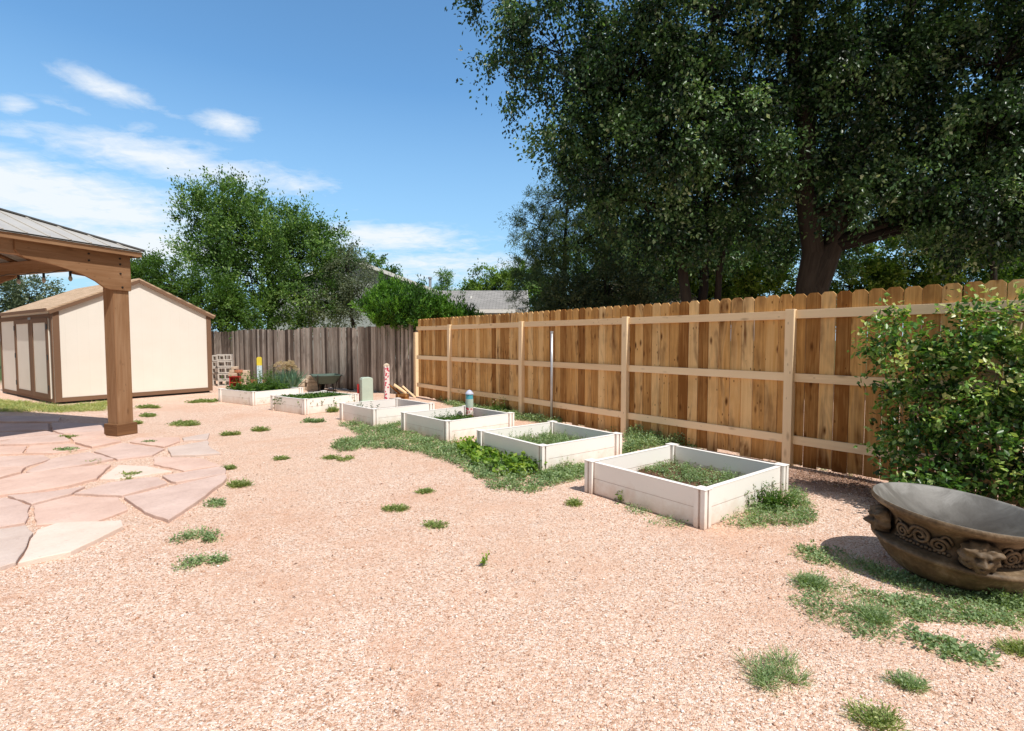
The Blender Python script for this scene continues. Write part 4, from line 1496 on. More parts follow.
for s_ in (-1, 1):
    # rake boards on the front gable
    e = Vector((W_ / 2 + s_ * (W_ / 2 + .07), -.052, EV - .045))
    r_ = Vector((W_ / 2, -.052, PK - .008))
    d = (r_ - e)
    L = d.length
    d.normalize()
    up2 = Vector((-d.z, 0, d.x)) if d.x > 0 else Vector((d.z, 0, -d.x))
    mb = MB()
    mb.box((e + r_) / 2 - up2 * .01, (L, .022, .07), (d, Y3, up2))
    mb.build('rake_board', M['brown_trim'], root)
    mb = MB()
    mb.box((W_ / 2 + s_ * (W_ / 2 + oe + .012), D_ / 2, EV + .0), (.02, D_ + .08, .07))
    mb.build('fascia', M['brown_trim'], rf)
# doors
for y0, y1 in ((.18, 1.42), (1.44, 2.78)):
    mb = MB()
    mb.box((-.022, (y0 + y1) / 2, (FL0 + EV) / 2 - .05), (.02, y1 - y0, EV - FL0 - .22))
    d = mb.build('door', M['siding'], root)
    for zz, hh in ((FL0 + .11, .09), (EV - .20, .09)):
        pass
    mb = MB()
    for yy in (y0 + .075, y1 - .075):
        mb.box((-.041, yy, (FL0 + EV) / 2 - .05), (.014, .15, EV - FL0 - .22))
    for zz in (FL0 + .11, EV - .205):
        mb.box((-.042, (y0 + y1) / 2, zz), (.012, y1 - y0 - .302, .10))
    mb.build('door_frame', M['brown_trim'], d)
    for zz in (.35, 1.0, 1.65):
        MB().box((-.051, (y0 + .04 if y0 < .5 else y1 - .04), zz), (.008, .07, .11)).build('hinge', M['black'], d)
    MB().box((-.053, y1 - .05 if y0 < .5 else y0 + .05, 1.85), (.014, .03, .05)).build('handle', M['galv'], d)
# ------------------------------------------------------------------ pavilion
PA = R(-20)
root = empty('garden_pavilion', (-5.68, 7.50, 0), PA, 'brown timber pavilion with heavy post, arched brackets and grey metal hip roof', 'pavilion')
S_ = 3.7          # post to post


def pav_post(x, y):
    mb = MB()
    mb.box((x, y, 1.20), (.215, .215, 2.10))
    p = mb.build('post', M['stained'], root, bevel=.006)
    mb = MB()
    mb.box((x, y, .085), (.285, .285, .17))
    mb.build('base_block', M['stained'], p, bevel=.006)


for x in (0, -S_):
    for y in (0, -S_):
        pav_post(x, y)
BT, BB = 2.60, 2.41
br_prof = [(-.12, 2.585), (-.12, 2.085), (-.10, 2.075), (.17, 2.075), (.24, 2.10), (.34, 2.17), (.50, 2.245), (.66, 2.29), (.82, 2.325), (1.02, 2.355), (1.13, 2.375), (1.19, 2.415), (1.22, 2.46), (1.22, 2.585)]


def beam(o, d, n, L):
    """o: corner at post centre line, d along, n outward"""
    o, d, n = Vector(o), Vector(d), Vector(n)
    mb = MB()
    mb.box(o + d * (L / 2) + n * .04 + UP * ((BT + BB) / 2), (L + .22, .12, BT - BB), (d, n, UP), rnd=.35)
    mb.build('beam', M['stained'], root, bevel=.004)
    for org, dd in ((o, d), (o + d * L, -d)):
        mb = MB()
        nn = dd.cross(UP)
        if nn.dot(n) > 0:
            mb.prism(br_prof, org + n * .102, dd, UP, .035, rnd=.62)
        else:
            mb.prism(br_prof, org + n * .137, dd, UP, .035, rnd=.62)
        b = mb.build('bracket', M['stained'], root, bevel=.003)
        mb = MB()
        for t, z in ((.02, 2.52), (.02, 2.44), (.02, 2.31), (.0, 2.12), (.42, 2.53), (.42, 2.44)):
            p = org + dd * t + UP * z
            mb.tube([p + n * .13, p + n * .146], .013, 8)
        mb.build('bolt', M['black'], b)


beam((0, 0, 0), (0, -1, 0), (1, 0, 0), S_)
beam((0, 0, 0), (-1, 0, 0), (0, 1, 0), S_)
beam((-S_, 0, 0), (0, -1, 0), (-1, 0, 0), S_)
beam((0, -S_, 0), (-1, 0, 0), (0, -1, 0), S_)
# hip roof
ov = .25
E0, E1 = ov, -S_ - ov
ez = 2.655
ap = Vector((-S_ / 2, -S_ / 2, 2.655 + .39 * (S_ / 2 + ov)))
cor = [Vector((E0, E0, ez)), Vector((E1, E0, ez)), Vector((E1, E1, ez)), Vector((E0, E1, ez))]
mb = MB()
for i in range(4):
    a, b = cor[i], cor[(i + 1) % 4]
    mb.quad([a, b, ap])
    mb.quad([b - UP * .02, a - UP * .02, ap - UP * .02])
    # standing ribs run up the slope
    L = (b - a).length
    k = int(L / .23)
    m_ = (a + b) / 2
    for q in range(1, k):
        p = a.lerp(b, q / k)
        f = 1 - abs(q / k - .5) * 2
        top_ = p + (ap - m_) * f
        if f > .05:
            mb.tube([p + UP * .006, top_ + UP * .006], .009, 4)
rf = mb.build('roof', M['roof_metal'], root)
mb = MB()
for i in range(4):
    mb.tube([cor[i] + UP * .01, ap + UP * .012], .022, 6)
mb.build('hip_cap', M['black'], rf)
for i in range(4):
    a, b = cor[i], cor[(i + 1) % 4]
    d = (b - a).normalized()
    n = Vector((d.y, -d.x, 0))
    mid = (a + b) / 2
    if n.dot(mid - Vector((ap.x, ap.y, ez))) < 0:
        n = -n
    mb = MB()
    mb.box(mid - n * .035 - UP * .055, ((b - a).length - .05, .035, .06), (d, n, UP))
    mb.build('fascia', M['stained'], rf)
    mb = MB()
    for q in range(1, 9):
        p = a.lerp(b, q / 9)
        f = 1 - abs(q / 9 - .5) * 2
        t2 = p + (ap - mid) * f
        mb.tube([p - n * .06 - UP * .06, t2 - UP * .07], .03, 4)
    mb.build('rafter', M['stained'], root)
mb = MB()
mb.box((-S_ / 2, -S_ / 2, ap.z - .2), (.2, .2, .3))
mb.build('hub', M['stained'], root)
# string lights under the far beam
sr = empty('string_lights', (-5.65, 7.52, 0), PA, 'string of small dark cafe bulbs hanging under the pavilion beam', 'string lights')
cable = []
for q in range(0, 41):
    t = q / 40
    cable.append((-.5 - t * 3.1, -.10, 2.39 + .012 * math.cos(q * PI / 4)))
MB().tube(cable, .006, 6).build('cable', M['black'], sr)
for q in range(5, 40, 8):
    x, y, z = cable[q]
    MB().tube([(x, y, z), (x, y, z - .07)], .016, 10).build('socket', M['black'], sr)
    mb = MB()
    mb.lathe([(.012, z - .065), (.022, z - .085), (.026, z - .11), (.016, z - .14), (.001, z - .148)], 12, (x, y, 0))
    mb.build('bulb', M['glass_bulb'], sr, smooth=True)

# ------------------------------------------------------------------ stone planter
root = empty('planter_bowl', (2.56, 2.99, 0), 0, 'big round bronze brown planter bowl with lion heads and scrollwork, in front of the shrub', 'planter')
root.rotation_euler = (.060, .070, 0)     # it has settled toward the viewer
root.scale = (1.03, 1.03, 1.03)


def flute(r, z, a):
    k = 0
    if .02 < z < .13:
        k = .004 * math.sin(a * 40) * (1 - abs(z - .075) / .06)
    return r + k, z


mb = MB()
mb.lathe([(.001, .0), (.20, .0), (.235, .004), (.262, .02), (.295, .05), (.325, .085), (.348, .12), (.362, .148), (.372, .152), (.383, .157), (.386, .168), (.382, .178),
          (.36, .184), (.335, .186), (.314, .190), (.302, .21), (.300, .25), (.312, .295), (.336, .325), (.366, .346), (.392, .358), (.404, .368), (.410, .380), (.409, .392), (.402, .398)], 160, fn=flute)
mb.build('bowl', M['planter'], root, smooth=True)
mb = MB()
mb.lathe([(.402, .398), (.394, .397), (.386, .388), (.36, .362), (.315, .325), (.27, .285), (.20, .25), (.12, .232), (.0, .225)], 96)
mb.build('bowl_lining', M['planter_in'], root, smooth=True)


def head_mesh():
    """lion mask looking along +x, about 15 cm tall; sculpted from a grid sphere"""
    nu, nv = 48, 36
    V, F = [], []
    for j in range(nv + 1):
        ph = -PI / 2 + PI * j / nv
        for i in range(nu):
            th = 2 * PI * i / nu
            d = Vector((math.cos(ph) * math.cos(th), math.cos(ph) * math.sin(th), math.sin(ph)))
            p = Vector((d.x * .062, d.y * .066, d.z * .080))

            def bump(y, z, r, amt, push=Vector((1, 0, 0))):
                q = ((d.y - y) ** 2 + (d.z - z) ** 2) / (r * r)
                return push * (amt * math.exp(-q)) if d.x > -.1 else Vector((0, 0, 0))
            p += bump(0, -.18, .32, .026)            # muzzle
            p += bump(0, -.02, .15, .007)            # nose
            p += bump(.17, -.24, .16, .012) + bump(-.17, -.24, .16, .012)   # cheeks of the muzzle
            p += bump(0, -.42, .16, -.034)           # open mouth
            p += bump(0, -.62, .22, .016)            # chin
            p += bump(.32, .14, .14, -.028) + bump(-.32, .14, .14, -.028)   # eye sockets
            p += bump(.34, .15, .06, .008) + bump(-.34, .15, .06, .008)     # eyes
            p += bump(.30, .40, .16, .020) + bump(-.30, .40, .16, .020)     # brows
            p += bump(.72, .52, .16, .030, Vector((.6, .7, .2))) + bump(-.72, .52, .16, .030, Vector((.6, -.7, .2)))  # ears
            # mane: ridges round the face
            rr = math.sqrt(d.y ** 2 + d.z ** 2)
            if rr > .72 or d.x < 0:
                a = math.atan2(d.z, d.y)
                p += d * (.010 + .0045 * math.sin(a * 11 + rr * 11))
            p.x = max(p.x, -.012)
            V.append(p)
    for j in range(nv):
        for i in range(nu):
            i2 = (i + 1) % nu
            F.append((j * nu + i, j * nu + i2, (j + 1) * nu + i2, (j + 1) * nu + i))
    mb = MB()
    mb.add(V, F, [[(0, 0, 0)] * 4 for _ in F])
    return mb


hm = head_mesh().build('lion_head', M['planter'], root, smooth=True)
for k, ang in enumerate((-114, -24, 66, 156)):
    o = hm if k == 0 else hm.copy()
    if k:
        COL.objects.link(o)
        o.parent = root
    a = R(ang)
    o.location = (.332 * math.cos(a), .332 * math.sin(a), .246)
    o.scale = (1.15, 1.1, .94)
    o.rotation_euler = (0, .12, a)


def spiral(ang0, z0, r0, sgn, turns=1.9, R0=.303):
    pts, rad = [], []
    for i in range(34):
        t = i / 33
        a = t * turns * 2 * PI
        r = r0 * (1 - t * .88)
        da = sgn * r * math.cos(a) / R0
        z = z0 + r * math.sin(a)
        rr = R0 + max(0, (z - .22)) * .16 + .006
        pts.append((rr * math.cos(ang0 + da), rr * math.sin(ang0 + da), z))
        rad.append(.0105 * (1 - t * .35))
    return pts, rad


for k in range(4):
    a0 = R(-114 + 90 * k)
    mb = MB()
    for da, z, r, s_ in ((28, .245, .042, 1), (46, .262, .050, -1), (62, .24, .040, 1)):
        p, rd_ = spiral(a0 + R(da), z, r, s_)
        mb.tube(p, rd_, 7)
    # connecting garland
    g, gr_ = [], []
    for i in range(30):
        t = i / 29
        a = a0 + R(18 + 54 * t)
        z = .262 + .038 * math.sin(t * 5 * PI)
        rr = .306 + max(0, z - .22) * .16
        g.append((rr * math.cos(a), rr * math.sin(a), z))
        gr_.append(.008)
    mb.tube(g, gr_, 6)
    for i in range(15):      # beads below the garland
        a = a0 + R(20 + 50 * i / 14)
        rr = .308
        z = .203 + .004 * (i % 2)
        mb.lathe([(.001, -.011), (.009, -.007), (.012, 0), (.009, .007), (.001, .011)], 8, (rr * math.cos(a), rr * math.sin(a), z))
    mb.build('scrollwork', M['planter'], root, smooth=True)

# small sprig hanging over the rim
cpt = (2.83, 3.44, .44)

# ------------------------------------------------------------------ shrub by the fence
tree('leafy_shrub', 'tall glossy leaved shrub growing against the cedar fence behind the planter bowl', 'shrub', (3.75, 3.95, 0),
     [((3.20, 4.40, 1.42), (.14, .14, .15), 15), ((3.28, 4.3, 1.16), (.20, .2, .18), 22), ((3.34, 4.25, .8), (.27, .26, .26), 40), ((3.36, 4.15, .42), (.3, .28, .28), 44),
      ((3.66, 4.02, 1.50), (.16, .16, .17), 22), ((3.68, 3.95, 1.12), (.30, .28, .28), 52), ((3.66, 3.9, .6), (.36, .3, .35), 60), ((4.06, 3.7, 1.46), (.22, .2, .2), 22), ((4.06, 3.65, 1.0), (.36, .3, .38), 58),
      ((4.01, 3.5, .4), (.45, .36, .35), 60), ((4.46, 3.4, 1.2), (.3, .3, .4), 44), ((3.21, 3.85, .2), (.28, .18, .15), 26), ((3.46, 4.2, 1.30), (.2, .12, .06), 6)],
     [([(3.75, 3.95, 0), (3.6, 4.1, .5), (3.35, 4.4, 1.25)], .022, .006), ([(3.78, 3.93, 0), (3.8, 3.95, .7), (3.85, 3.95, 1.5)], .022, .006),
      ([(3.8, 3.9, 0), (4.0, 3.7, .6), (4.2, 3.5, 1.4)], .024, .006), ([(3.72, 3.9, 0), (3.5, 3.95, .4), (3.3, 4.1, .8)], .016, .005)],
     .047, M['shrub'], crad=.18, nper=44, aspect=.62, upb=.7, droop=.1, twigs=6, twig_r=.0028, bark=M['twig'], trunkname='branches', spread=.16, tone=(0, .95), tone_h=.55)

# ------------------------------------------------------------------ big elms beyond the new fence
tree('elm_tree', 'large dark elm with three slim stems beyond the fence, overhanging to the left', 'tree', (4.35, 12.7, 0),
     [((4.6, 10.4, 9.2), (1.8, 1.2, 1.0), 40), ((3.4, 11.4, 5.6), (1.0, .8, .8), 26), ((4.6, 12.8, 4.6), (.8, .7, .6), 18), ((5.6, 12.9, 5.8), (.9, .8, .8), 26), ((3.9, 12.9, 7.2), (1.3, 1, 1.2), 40), ((1.2, 12.6, 8.1), (1.5, 1.2, 1.2), 46), ((.2, 12.8, 9.7), (1.1, 1, 1), 16), ((.1, 12.7, 7.6), (.7, .7, .5), 8), ((2.6, 12.3, 10.2), 1.9, 50), ((2.7, 12.0, 7.3), (1.5, 1.2, 1.2), 66), ((4.6, 12.0, 8.6), 1.9, 66),  # first blob is crown added above the view for shade below
      ((2.3, 12.4, 5.6), (1.1, 1, .9), 44), ((4.0, 11.6, 6.2), (1.3, 1.1, 1.1), 56), ((1.4, 12.8, 6.3), (.8, .8, .6), 16), ((5.2, 11.5, 5.3), (.8, .8, .8), 20), ((3.2, 12.4, 4.4), (.9, .8, .6), 18), ((3.2, 12.4, 12), 2, 24), ((5.7, 11.9, 7.2), 1.2, 34), ((2.0, 12.6, 4.5), (.6, .6, .4), 8), ((3.6, 12.2, 3.6), (.8, .6, .35), 14), ((5.4, 12.0, 4.0), (.7, .5, .4), 12), ((5.6, 12.2, 10.6), 1.6, 34)],
     [([(4.42, 12.7, 0), (4.25, 12.6, 2.6), (3.9, 12.5, 5), (3.0, 12.4, 8)], .17, .05), ([(4.5, 12.75, 0), (4.62, 12.7, 2.6), (4.7, 12.5, 5.5), (4.6, 12.2, 9)], .15, .05),
      ([(4.6, 12.7, 0), (4.95, 12.6, 3), (5.4, 12.4, 6)], .12, .04)],
     .092, M['elm'], crad=.62, nper=210, aspect=.6, upb=.35, droop=.35, twigs=8, twig_r=.012, tone=(-.05, .85), spread=.15)
tree('elm_tree', 'huge dark elm with one thick forked trunk beyond the fence on the right', 'tree', (7.3, 12.3, 0),
     [((8.0, 9.9, 9.4), (2.0, 1.2, 1.0), 60), ((11.0, 9.9, 9.0), (2.0, 1.2, 1.0), 60), ((9.2, 10.9, 4.2), (.9, .8, .5), 22), ((11.9, 10.8, 4.0), (1.2, .8, .5), 30), ((13.6, 11, 4.6), (1.2, .9, .8), 34), ((10.4, 11.2, 5.4), (1.2, .9, .8), 36), ((7.2, 11.2, 6.8), (.9, .7, .8), 24), ((7.3, 11.3, 5.3), (.7, .5, .5), 12), ((8.4, 11.2, 4.7), (.6, .5, .4), 12), ((7.2, 11.2, 4.3), (.5, .4, .35), 8), ((9.8, 11, 3.6), (1.2, .7, .4), 22), ((12.2, 10.9, 3.5), (1.2, .7, .4), 20), ((12.2, 12.4, 6.6), (1.6, 1, 1.2), 50), ((7.6, 11.6, 9.0), (1.9, 1.5, 1.4), 80), ((7.0, 11.8, 11.4), (2.2, 1.8, 1.5), 44), ((10.0, 11.4, 9.6), 2.0, 74), ((10.0, 10.9, 7.0), (1.7, 1.3, 1.2), 60), ((12.2, 11.3, 8.0), 1.8, 60), ((8.2, 11.3, 7.2), (1.0, .9, .7), 18),  # first two blobs are crown added above the view to shade the trunk
      ((11.4, 10.8, 5.2), (1.4, 1.1, 1.0), 46), ((9.5, 10.6, 5.5), (.8, .8, .7), 18), ((13.2, 11.5, 5.9), (1.6, 1.2, 1.2), 46), ((10.9, 11.0, 4.2), (1.1, .9, .5), 20), ((6.3, 12.4, 6.6), (.8, .7, .7), 14), ((13.2, 12, 10.5), 2, 34), ((12.6, 11.2, 4.3), (1.1, .9, .5), 18), ((8.6, 11.8, 4.9), (.5, .5, .4), 7), ((8.4, 11.5, 5.9), (.7, .6, .5), 12), ((8.9, 12.6, 6.6), (1.2, .9, 1.0), 28), ((9.2, 13, 8.2), 1.5, 40), ((7.0, 13.0, 7.6), (1.3, .9, 1.1), 34), ((6.7, 12.9, 5.4), (.7, .6, .6), 12)],
     [([(7.05, 12.3, 0), (7.05, 12.3, 2.6), (6.9, 12.2, 4.2), (6.5, 12.0, 7), (6.1, 11.8, 9.5)], .36, .10), ([(7.1, 12.3, 2.0), (7.55, 12.1, 4.4), (8.3, 11.8, 7), (9.0, 11.6, 9.5)], .30, .08),
      ([(7.3, 12.2, 3.6), (8.5, 11.9, 5.2), (10.2, 11.5, 6.4), (12.0, 11.2, 7.8)], .17, .06)],
     .092, M['elm'], crad=.62, nper=210, aspect=.6, upb=.35, droop=.4, twigs=8, twig_r=.012, tone=(-.05, .9), spread=.15)

# shaded and sunlit growth further back
BK = [
    ('pine_tree', 'blue green pine with upswept shoots left of the big elms', 'pine', (1.6, 17.0, 0),
     [((.9, 17, 5.0), (.9, .9, .7), 34), ((1.5, 17, 5.9), (.9, .9, .8), 36), ((2.4, 17, 6.6), (1.0, .9, .9), 40), ((.8, 17, 3.9), (.8, .9, .6), 30), ((2.0, 16.8, 4.4), (1.4, 1.1, 1.0), 80), ((3.3, 16.8, 5.0), (1.2, 1, 1.3), 70), ((1.2, 16.6, 2.9), (1.3, 1.1, .8), 60), ((2.8, 17, 3.2), 1.2, 60)],
     .12, .16, 'pineneedle', .42, 150, .8, .0),
    ('bushy_tree', 'grey green bushy tree between the pine and the cedar fence', 'tree', (2.0, 15.2, 0),
     [((1.9, 15.2, 2.5), (1.0, .8, .8), 56), ((2.8, 15.2, 2.7), (1.0, .8, .9), 56), ((1.3, 15.4, 2.0), (.6, .7, .5), 34), ((3.8, 15.0, 2.3), .8, 44), ((2.2, 15, 1.8), (1.8, .8, .6), 50)],
     .08, .5, 'silver_d', .42, 120, .3, .1),
    ('bushy_tree', 'light green tree behind the grey shingle house roof', 'tree', (-.6, 30, 0),
     [((-.9, 30, 4.3), (1.5, 1.2, 1.2), 60), ((.5, 30, 4.5), (1.3, 1.2, 1.3), 50), ((-2.0, 30, 3.8), (.9, 1, .8), 26), ((1.8, 29, 3.5), 1.5, 50)],
     .15, .5, 'yellowgreen', .5, 110, .3, .1),
    ('leafy_bush', 'yellow green sunlit bush seen between the slim stems and the thick trunk', 'bush', (6.8, 20, 0),
     [((6.3, 20.5, 3.8), (1.5, 1, 1.5), 80), ((8.2, 20.5, 3.4), (1.6, 1, 1.3), 80), ((10.4, 21, 3.6), (1.6, 1, 1.4), 70), ((7.4, 21, 5.6), (1.6, .8, 1.2), 50)], .12, .55, 'yellowgreen', .5, 170, .3, .1),
    ('leafy_bush', 'bright green sunlit bush right of the thick trunk beyond the fence', 'bush', (14.0, 20.0, 0),
     [((13.0, 20, 3.4), (1.5, 1, 1.5), 80), ((15.0, 20, 3.9), (1.6, 1, 1.7), 90), ((17, 20, 3.7), (1.6, 1, 1.6), 80)], .12, .55, 'yellowgreen', .5, 170, .3, .1),
    ('leafy_bush', 'vivid green bush at the right edge just above the fence top', 'bush', (19.8, 20.5, 0),
     [((18.8, 20.5, 3.4), (1.5, 1, 1.6), 80), ((20.8, 20.5, 3.8), (1.6, 1, 1.9), 80)], .12, .55, 'bright', .48, 160, .3, .1),
    ('leafy_tree', 'mid green tree filling the gap low between the two big elms', 'tree', (7.4, 25.5, 0),
     [((6.4, 25.5, 5.4), (1.8, 1, 1.8), 80), ((9.0, 25.5, 5.6), (2.0, 1, 2.0), 90), ((11.6, 25.5, 5.4), (2.0, 1, 1.8), 70)], .16, .55, 'elm', .55, 130, .3, .1),
    ('dark_tree', 'dark tree mass behind the slim elm stems', 'tree', (5.0, 18, 0),
     [((6.9, 18, 4.9), (1.3, 1, 1.1), 44), ((4.3, 18, 3.9), (1.4, 1, 1.5), 70), ((5.8, 18, 5.6), (1.2, 1, 1.0), 30), ((3.6, 18, 6.2), (1.2, 1, 1.2), 36)], .11, .55, 'elm', .55, 120, .35, .1),
    ('dark_tree', 'dark tree mass behind the thick elm trunk', 'tree', (10.2, 18.5, 0),
     [((10.4, 18, 4.7), (1.9, 1, 1.1), 60), ((9.8, 18.5, 6.2), (2.0, 1, 1.7), 90), ((12.6, 18.5, 6.6), (2.0, 1, 1.7), 90), ((11.2, 18.5, 7.6), (1.8, 1, 1.0), 50)], .11, .55, 'elm', .55, 120, .35, .1),
    ('dark_tree', 'dark tree filling the gap at the right edge under the elm crown', 'tree', (16, 17.5, 0),
     [((14.6, 17.5, 5.0), (1.4, 1, .8), 34), ((15.2, 17.5, 6.8), (2.0, 1, 1.7), 80), ((18, 17.5, 6.6), (2.0, 1, 1.8), 80)], .11, .55, 'elm', .55, 120, .35, .1),
    ('leafy_tree', 'pale green tree behind the new fence left of the trunk gap', 'tree', (2.6, 22, 0),
     [((2.4, 22, 3.8), (1.6, 1, 1.6), 70), ((4.0, 23.5, 4.8), (1.6, 1, 1.8), 80), ((5.6, 24.5, 6.0), (1.6, .8, 1.2), 50)], .12, .55, 'elm_light', .5, 70, .3, .1),
    # left group
    ('elm_tree', 'full sunlit elm with ascending branches behind the old grey fence', 'tree', (-9.8, 21.0, 0),
     [((-12.3, 21, 6.50), (.95, .9, .75), 34), ((-11.0, 21, 6.60), (1.2, 1, .85), 46), ((-9.6, 21, 5.80), (1.1, 1, .9), 46), ((-8.3, 21, 5.40), (.9, .9, .8), 36), ((-7.2, 21, 4.50), (.9, .9, .8), 34), ((-12.0, 21, 5.10), (1.2, 1, 1.0), 50),
      ((-10.4, 20.6, 5.3), (1.7, 1.3, 1.3), 90), ((-8.4, 20.6, 4.6), (1.6, 1.3, 1.3), 80), ((-10.2, 20.5, 3.6), (1.8, 1.3, 1.2), 90), ((-8.0, 20.4, 3.0), (1.7, 1.3, 1.1), 80), ((-11.6, 20.8, 4.2), (1.1, 1.1, .9), 40), ((-9.5, 20.4, 2.2), (2, 1.1, .8), 60), ((-12.9, 21, 7.10), (.4, .4, .3), 6), ((-11.6, 21, 7.40), (.4, .4, .3), 6), ((-7.0, 21, 5.80), (.35, .4, .35), 6), ((-8.6, 21, 6.50), (.4, .4, .3), 6)],
     .11, .5, 'elm_light', .52, 100, .4, -.3),
    ('leafy_tree', 'silvery loose tree to the right of the sunlit elm', 'tree', (-6.2, 20.2, 0),
     [((-6.3, 20.2, 4.0), (.9, .8, 1.0), 44), ((-5.7, 20, 2.9), (.9, .8, 1.0), 44), ((-6.9, 20, 2.6), (.9, .8, .9), 40)], .08, .4, 'silver', .42, 110, .3, .1),
    ('leafy_tree', 'bright green low tree rising behind the shed roof', 'tree', (-12.2, 18.4, 0),
     [((-12.0, 18.4, 3.3), (1.1, .9, .85), 54), ((-10.6, 18.4, 2.6), (1.1, .9, .9), 60), ((-13.2, 18.6, 3.6), (.9, .8, .6), 34), ((-9.6, 18.2, 2.1), (.8, .8, .7), 34)], .09, .5, 'bright', .48, 160, .4, .1),
    ('leafy_tree', 'grey green tree far left, seen under the pavilion roof', 'tree', (-23.0, 24.5, 0),
     [((-24.5, 24.5, 3.4), (1.6, 1, 1.4), 60), ((-22.6, 24.5, 3.2), (1.3, 1, 1.2), 50), ((-26.5, 24.5, 3.6), (1.6, 1, 1.4), 50)], .13, .45, 'silver', .5, 110, .3, .1),
    ('leafy_tree', 'thin grey green tree top showing between pavilion corner and shed ridge', 'tree', (-16.6, 24.5, 0),
     [((-16.4, 24.5, 4.1), (.9, .8, .8), 22), ((-17.4, 24.5, 3.2), (1.1, .8, .8), 24), ((-15.6, 24.5, 3.2), (.9, .8, .8), 22)], .11, .45, 'silver', .45, 50, .3, .1),
    ('leafy_tree', 'round green tree top showing above the grey gable roof', 'tree', (-10.4, 40, 0),
     [((-10.6, 40, 6.6), (1.1, 1, 1.2), 44), ((-9.7, 40, 5.9), (1.1, 1, 1.0), 36)], .2, .5, 'elm_light', .5, 60, .3, .1),
    ('small_conifer', 'small dark conifer sticking up behind the house roof', 'conifer', (-5.0, 40, 0),
     [((-5.0, 40, 6.2), (.35, .35, .7), 18), ((-5.1, 40, 5.2), (.7, .8, .5), 20), ((-4.7, 40, 4.4), (1.0, .9, .5), 18)], .2, .25, 'elm_light', .42, 60, .2, .0),
]
M['silver_d'] = leaf_mat('grey_green_leaves', [(0, (.03, .05, .022)), (.5, (.07, .10, .045)), (1, (.16, .19, .09))], .5, .25)
for nm_, lab, cat_, bs, blobs, lf, asp, mt, cr, npr, upb, dr in BK:
    top_ = max(b[0][2] for b in blobs)
    cx = sum(b[0][0] for b in blobs) / len(blobs)
    stem = [(bs, (bs[0] + .1, bs[1], top_ * .35), ((bs[0] + cx) / 2, bs[1], top_ * .65), (cx, bs[1], top_ * .92))]
    tree(nm_, lab, cat_, bs, blobs, [(stem[0], .04 + .02 * top_, .03)], lf, M[mt], crad=cr, nper=npr, aspect=asp, upb=upb, droop=dr,
         twigs=7, spread=.15 if nm_ != 'pine_tree' else .1, group=('trees and bushes beyond the fences'))

# juniper at the corner
tree('juniper_shrub', 'vivid green feathery juniper arching over the fence corner', 'juniper', (-2.7, 14.3, 0),
     [((-3.1, 13.8, 2.2), (.42, .45, .42), 46), ((-2.65, 13.6, 2.12), (.5, .5, .38), 50), ((-3.25, 13.8, 2.6), (.2, .2, .16), 7), ((-2.1, 13.9, 2.05), (.45, .45, .22), 34), ((-1.6, 14.0, 1.88), (.4, .4, .16), 24), ((-1.15, 14.1, 1.76), (.3, .3, .1), 10),
      ((-3.1, 13.1, 2.0), (.55, .35, .24), 46), ((-2.6, 12.8, 1.98), (.35, .22, .14), 16), ((-2.8, 14, 1.5), (.8, .5, .5), 40)],
     [([(-2.7, 14.3, 0), (-2.9, 14.1, 1), (-3.1, 13.9, 2)], .09, .03), ([(-2.6, 14.3, 0), (-2.2, 14.2, 1), (-1.5, 14.0, 1.9)], .07, .02)],
     .08, M['juniper'], crad=.33, nper=300, aspect=.32, upb=0, droop=-.6, twigs=5, twig_r=.006, spread=.075, tone=(.15, .95), trunkname='stems')

# ------------------------------------------------------------------ neighbouring houses


def gable_house(name, label, o, rz, W2, D2, ev, pk, wall, roofm, ov=.3, extras=None):
    """gable faces local -y; ridge along local y"""
    root = empty(name, o, rz, label, 'house')
    mb = MB()
    mb.quad([(-W2, 0, 0), (W2, 0, 0), (W2, 0, ev), (0, 0, pk), (-W2, 0, ev)])
    mb.quad([(W2, D2, 0), (-W2, D2, 0), (-W2, D2, ev), (0, D2, pk), (W2, D2, ev)])
    mb.quad([(-W2, D2, 0), (-W2, 0, 0), (-W2, 0, ev), (-W2, D2, ev)])
    mb.quad([(W2, 0, 0), (W2, D2, 0), (W2, D2, ev), (W2, 0, ev)])
    mb.build('wall', wall, root)
    k = (pk - ev) / W2
    rfm = MB()
    for s_ in (-1, 1):
        e = Vector((s_ * (W2 + ov), 0, ev - ov * k + .03))
        r_ = Vector((0, 0, pk + .03))
        V = [e + Vector((0, -ov, 0)), e + Vector((0, D2 + ov, 0)), r_ + Vector((0, D2 + ov, 0)), r_ + Vector((0, -ov, 0))]
        V += [v + Vector((0, 0, .12)) for v in V]
        F = [(0, 1, 2, 3), (4, 7, 6, 5), (0, 4, 5, 1), (1, 5, 6, 2), (3, 2, 6, 7), (0, 3, 7, 4)]
        rfm.add(V, F, [[(0, 0, 0)] * 4 for _ in F])
    rf = rfm.build('roof', roofm, root)
    for s_ in (-1, 1):
        e = Vector((s_ * (W2 + ov), -ov - .02, ev - ov * k + .07))
        r_ = Vector((0, -ov - .02, pk + .07))
        d = (r_ - e)
        L = d.length
        d.normalize()
        up2 = Vector((-d.z, 0, d.x)) if d.x > 0 else Vector((d.z, 0, -d.x))
        MB().box((e + r_) / 2, (L, .03, .18), (d, Y3, up2)).build('rake_board', M['white_trim'], rf)
        MB().box((s_ * (W2 + ov + .015), D2 / 2, ev - ov * k + .05), (.03, D2 + 2 * ov - .06, .16)).build('fascia', M['white_trim'], rf)
    return root, rf


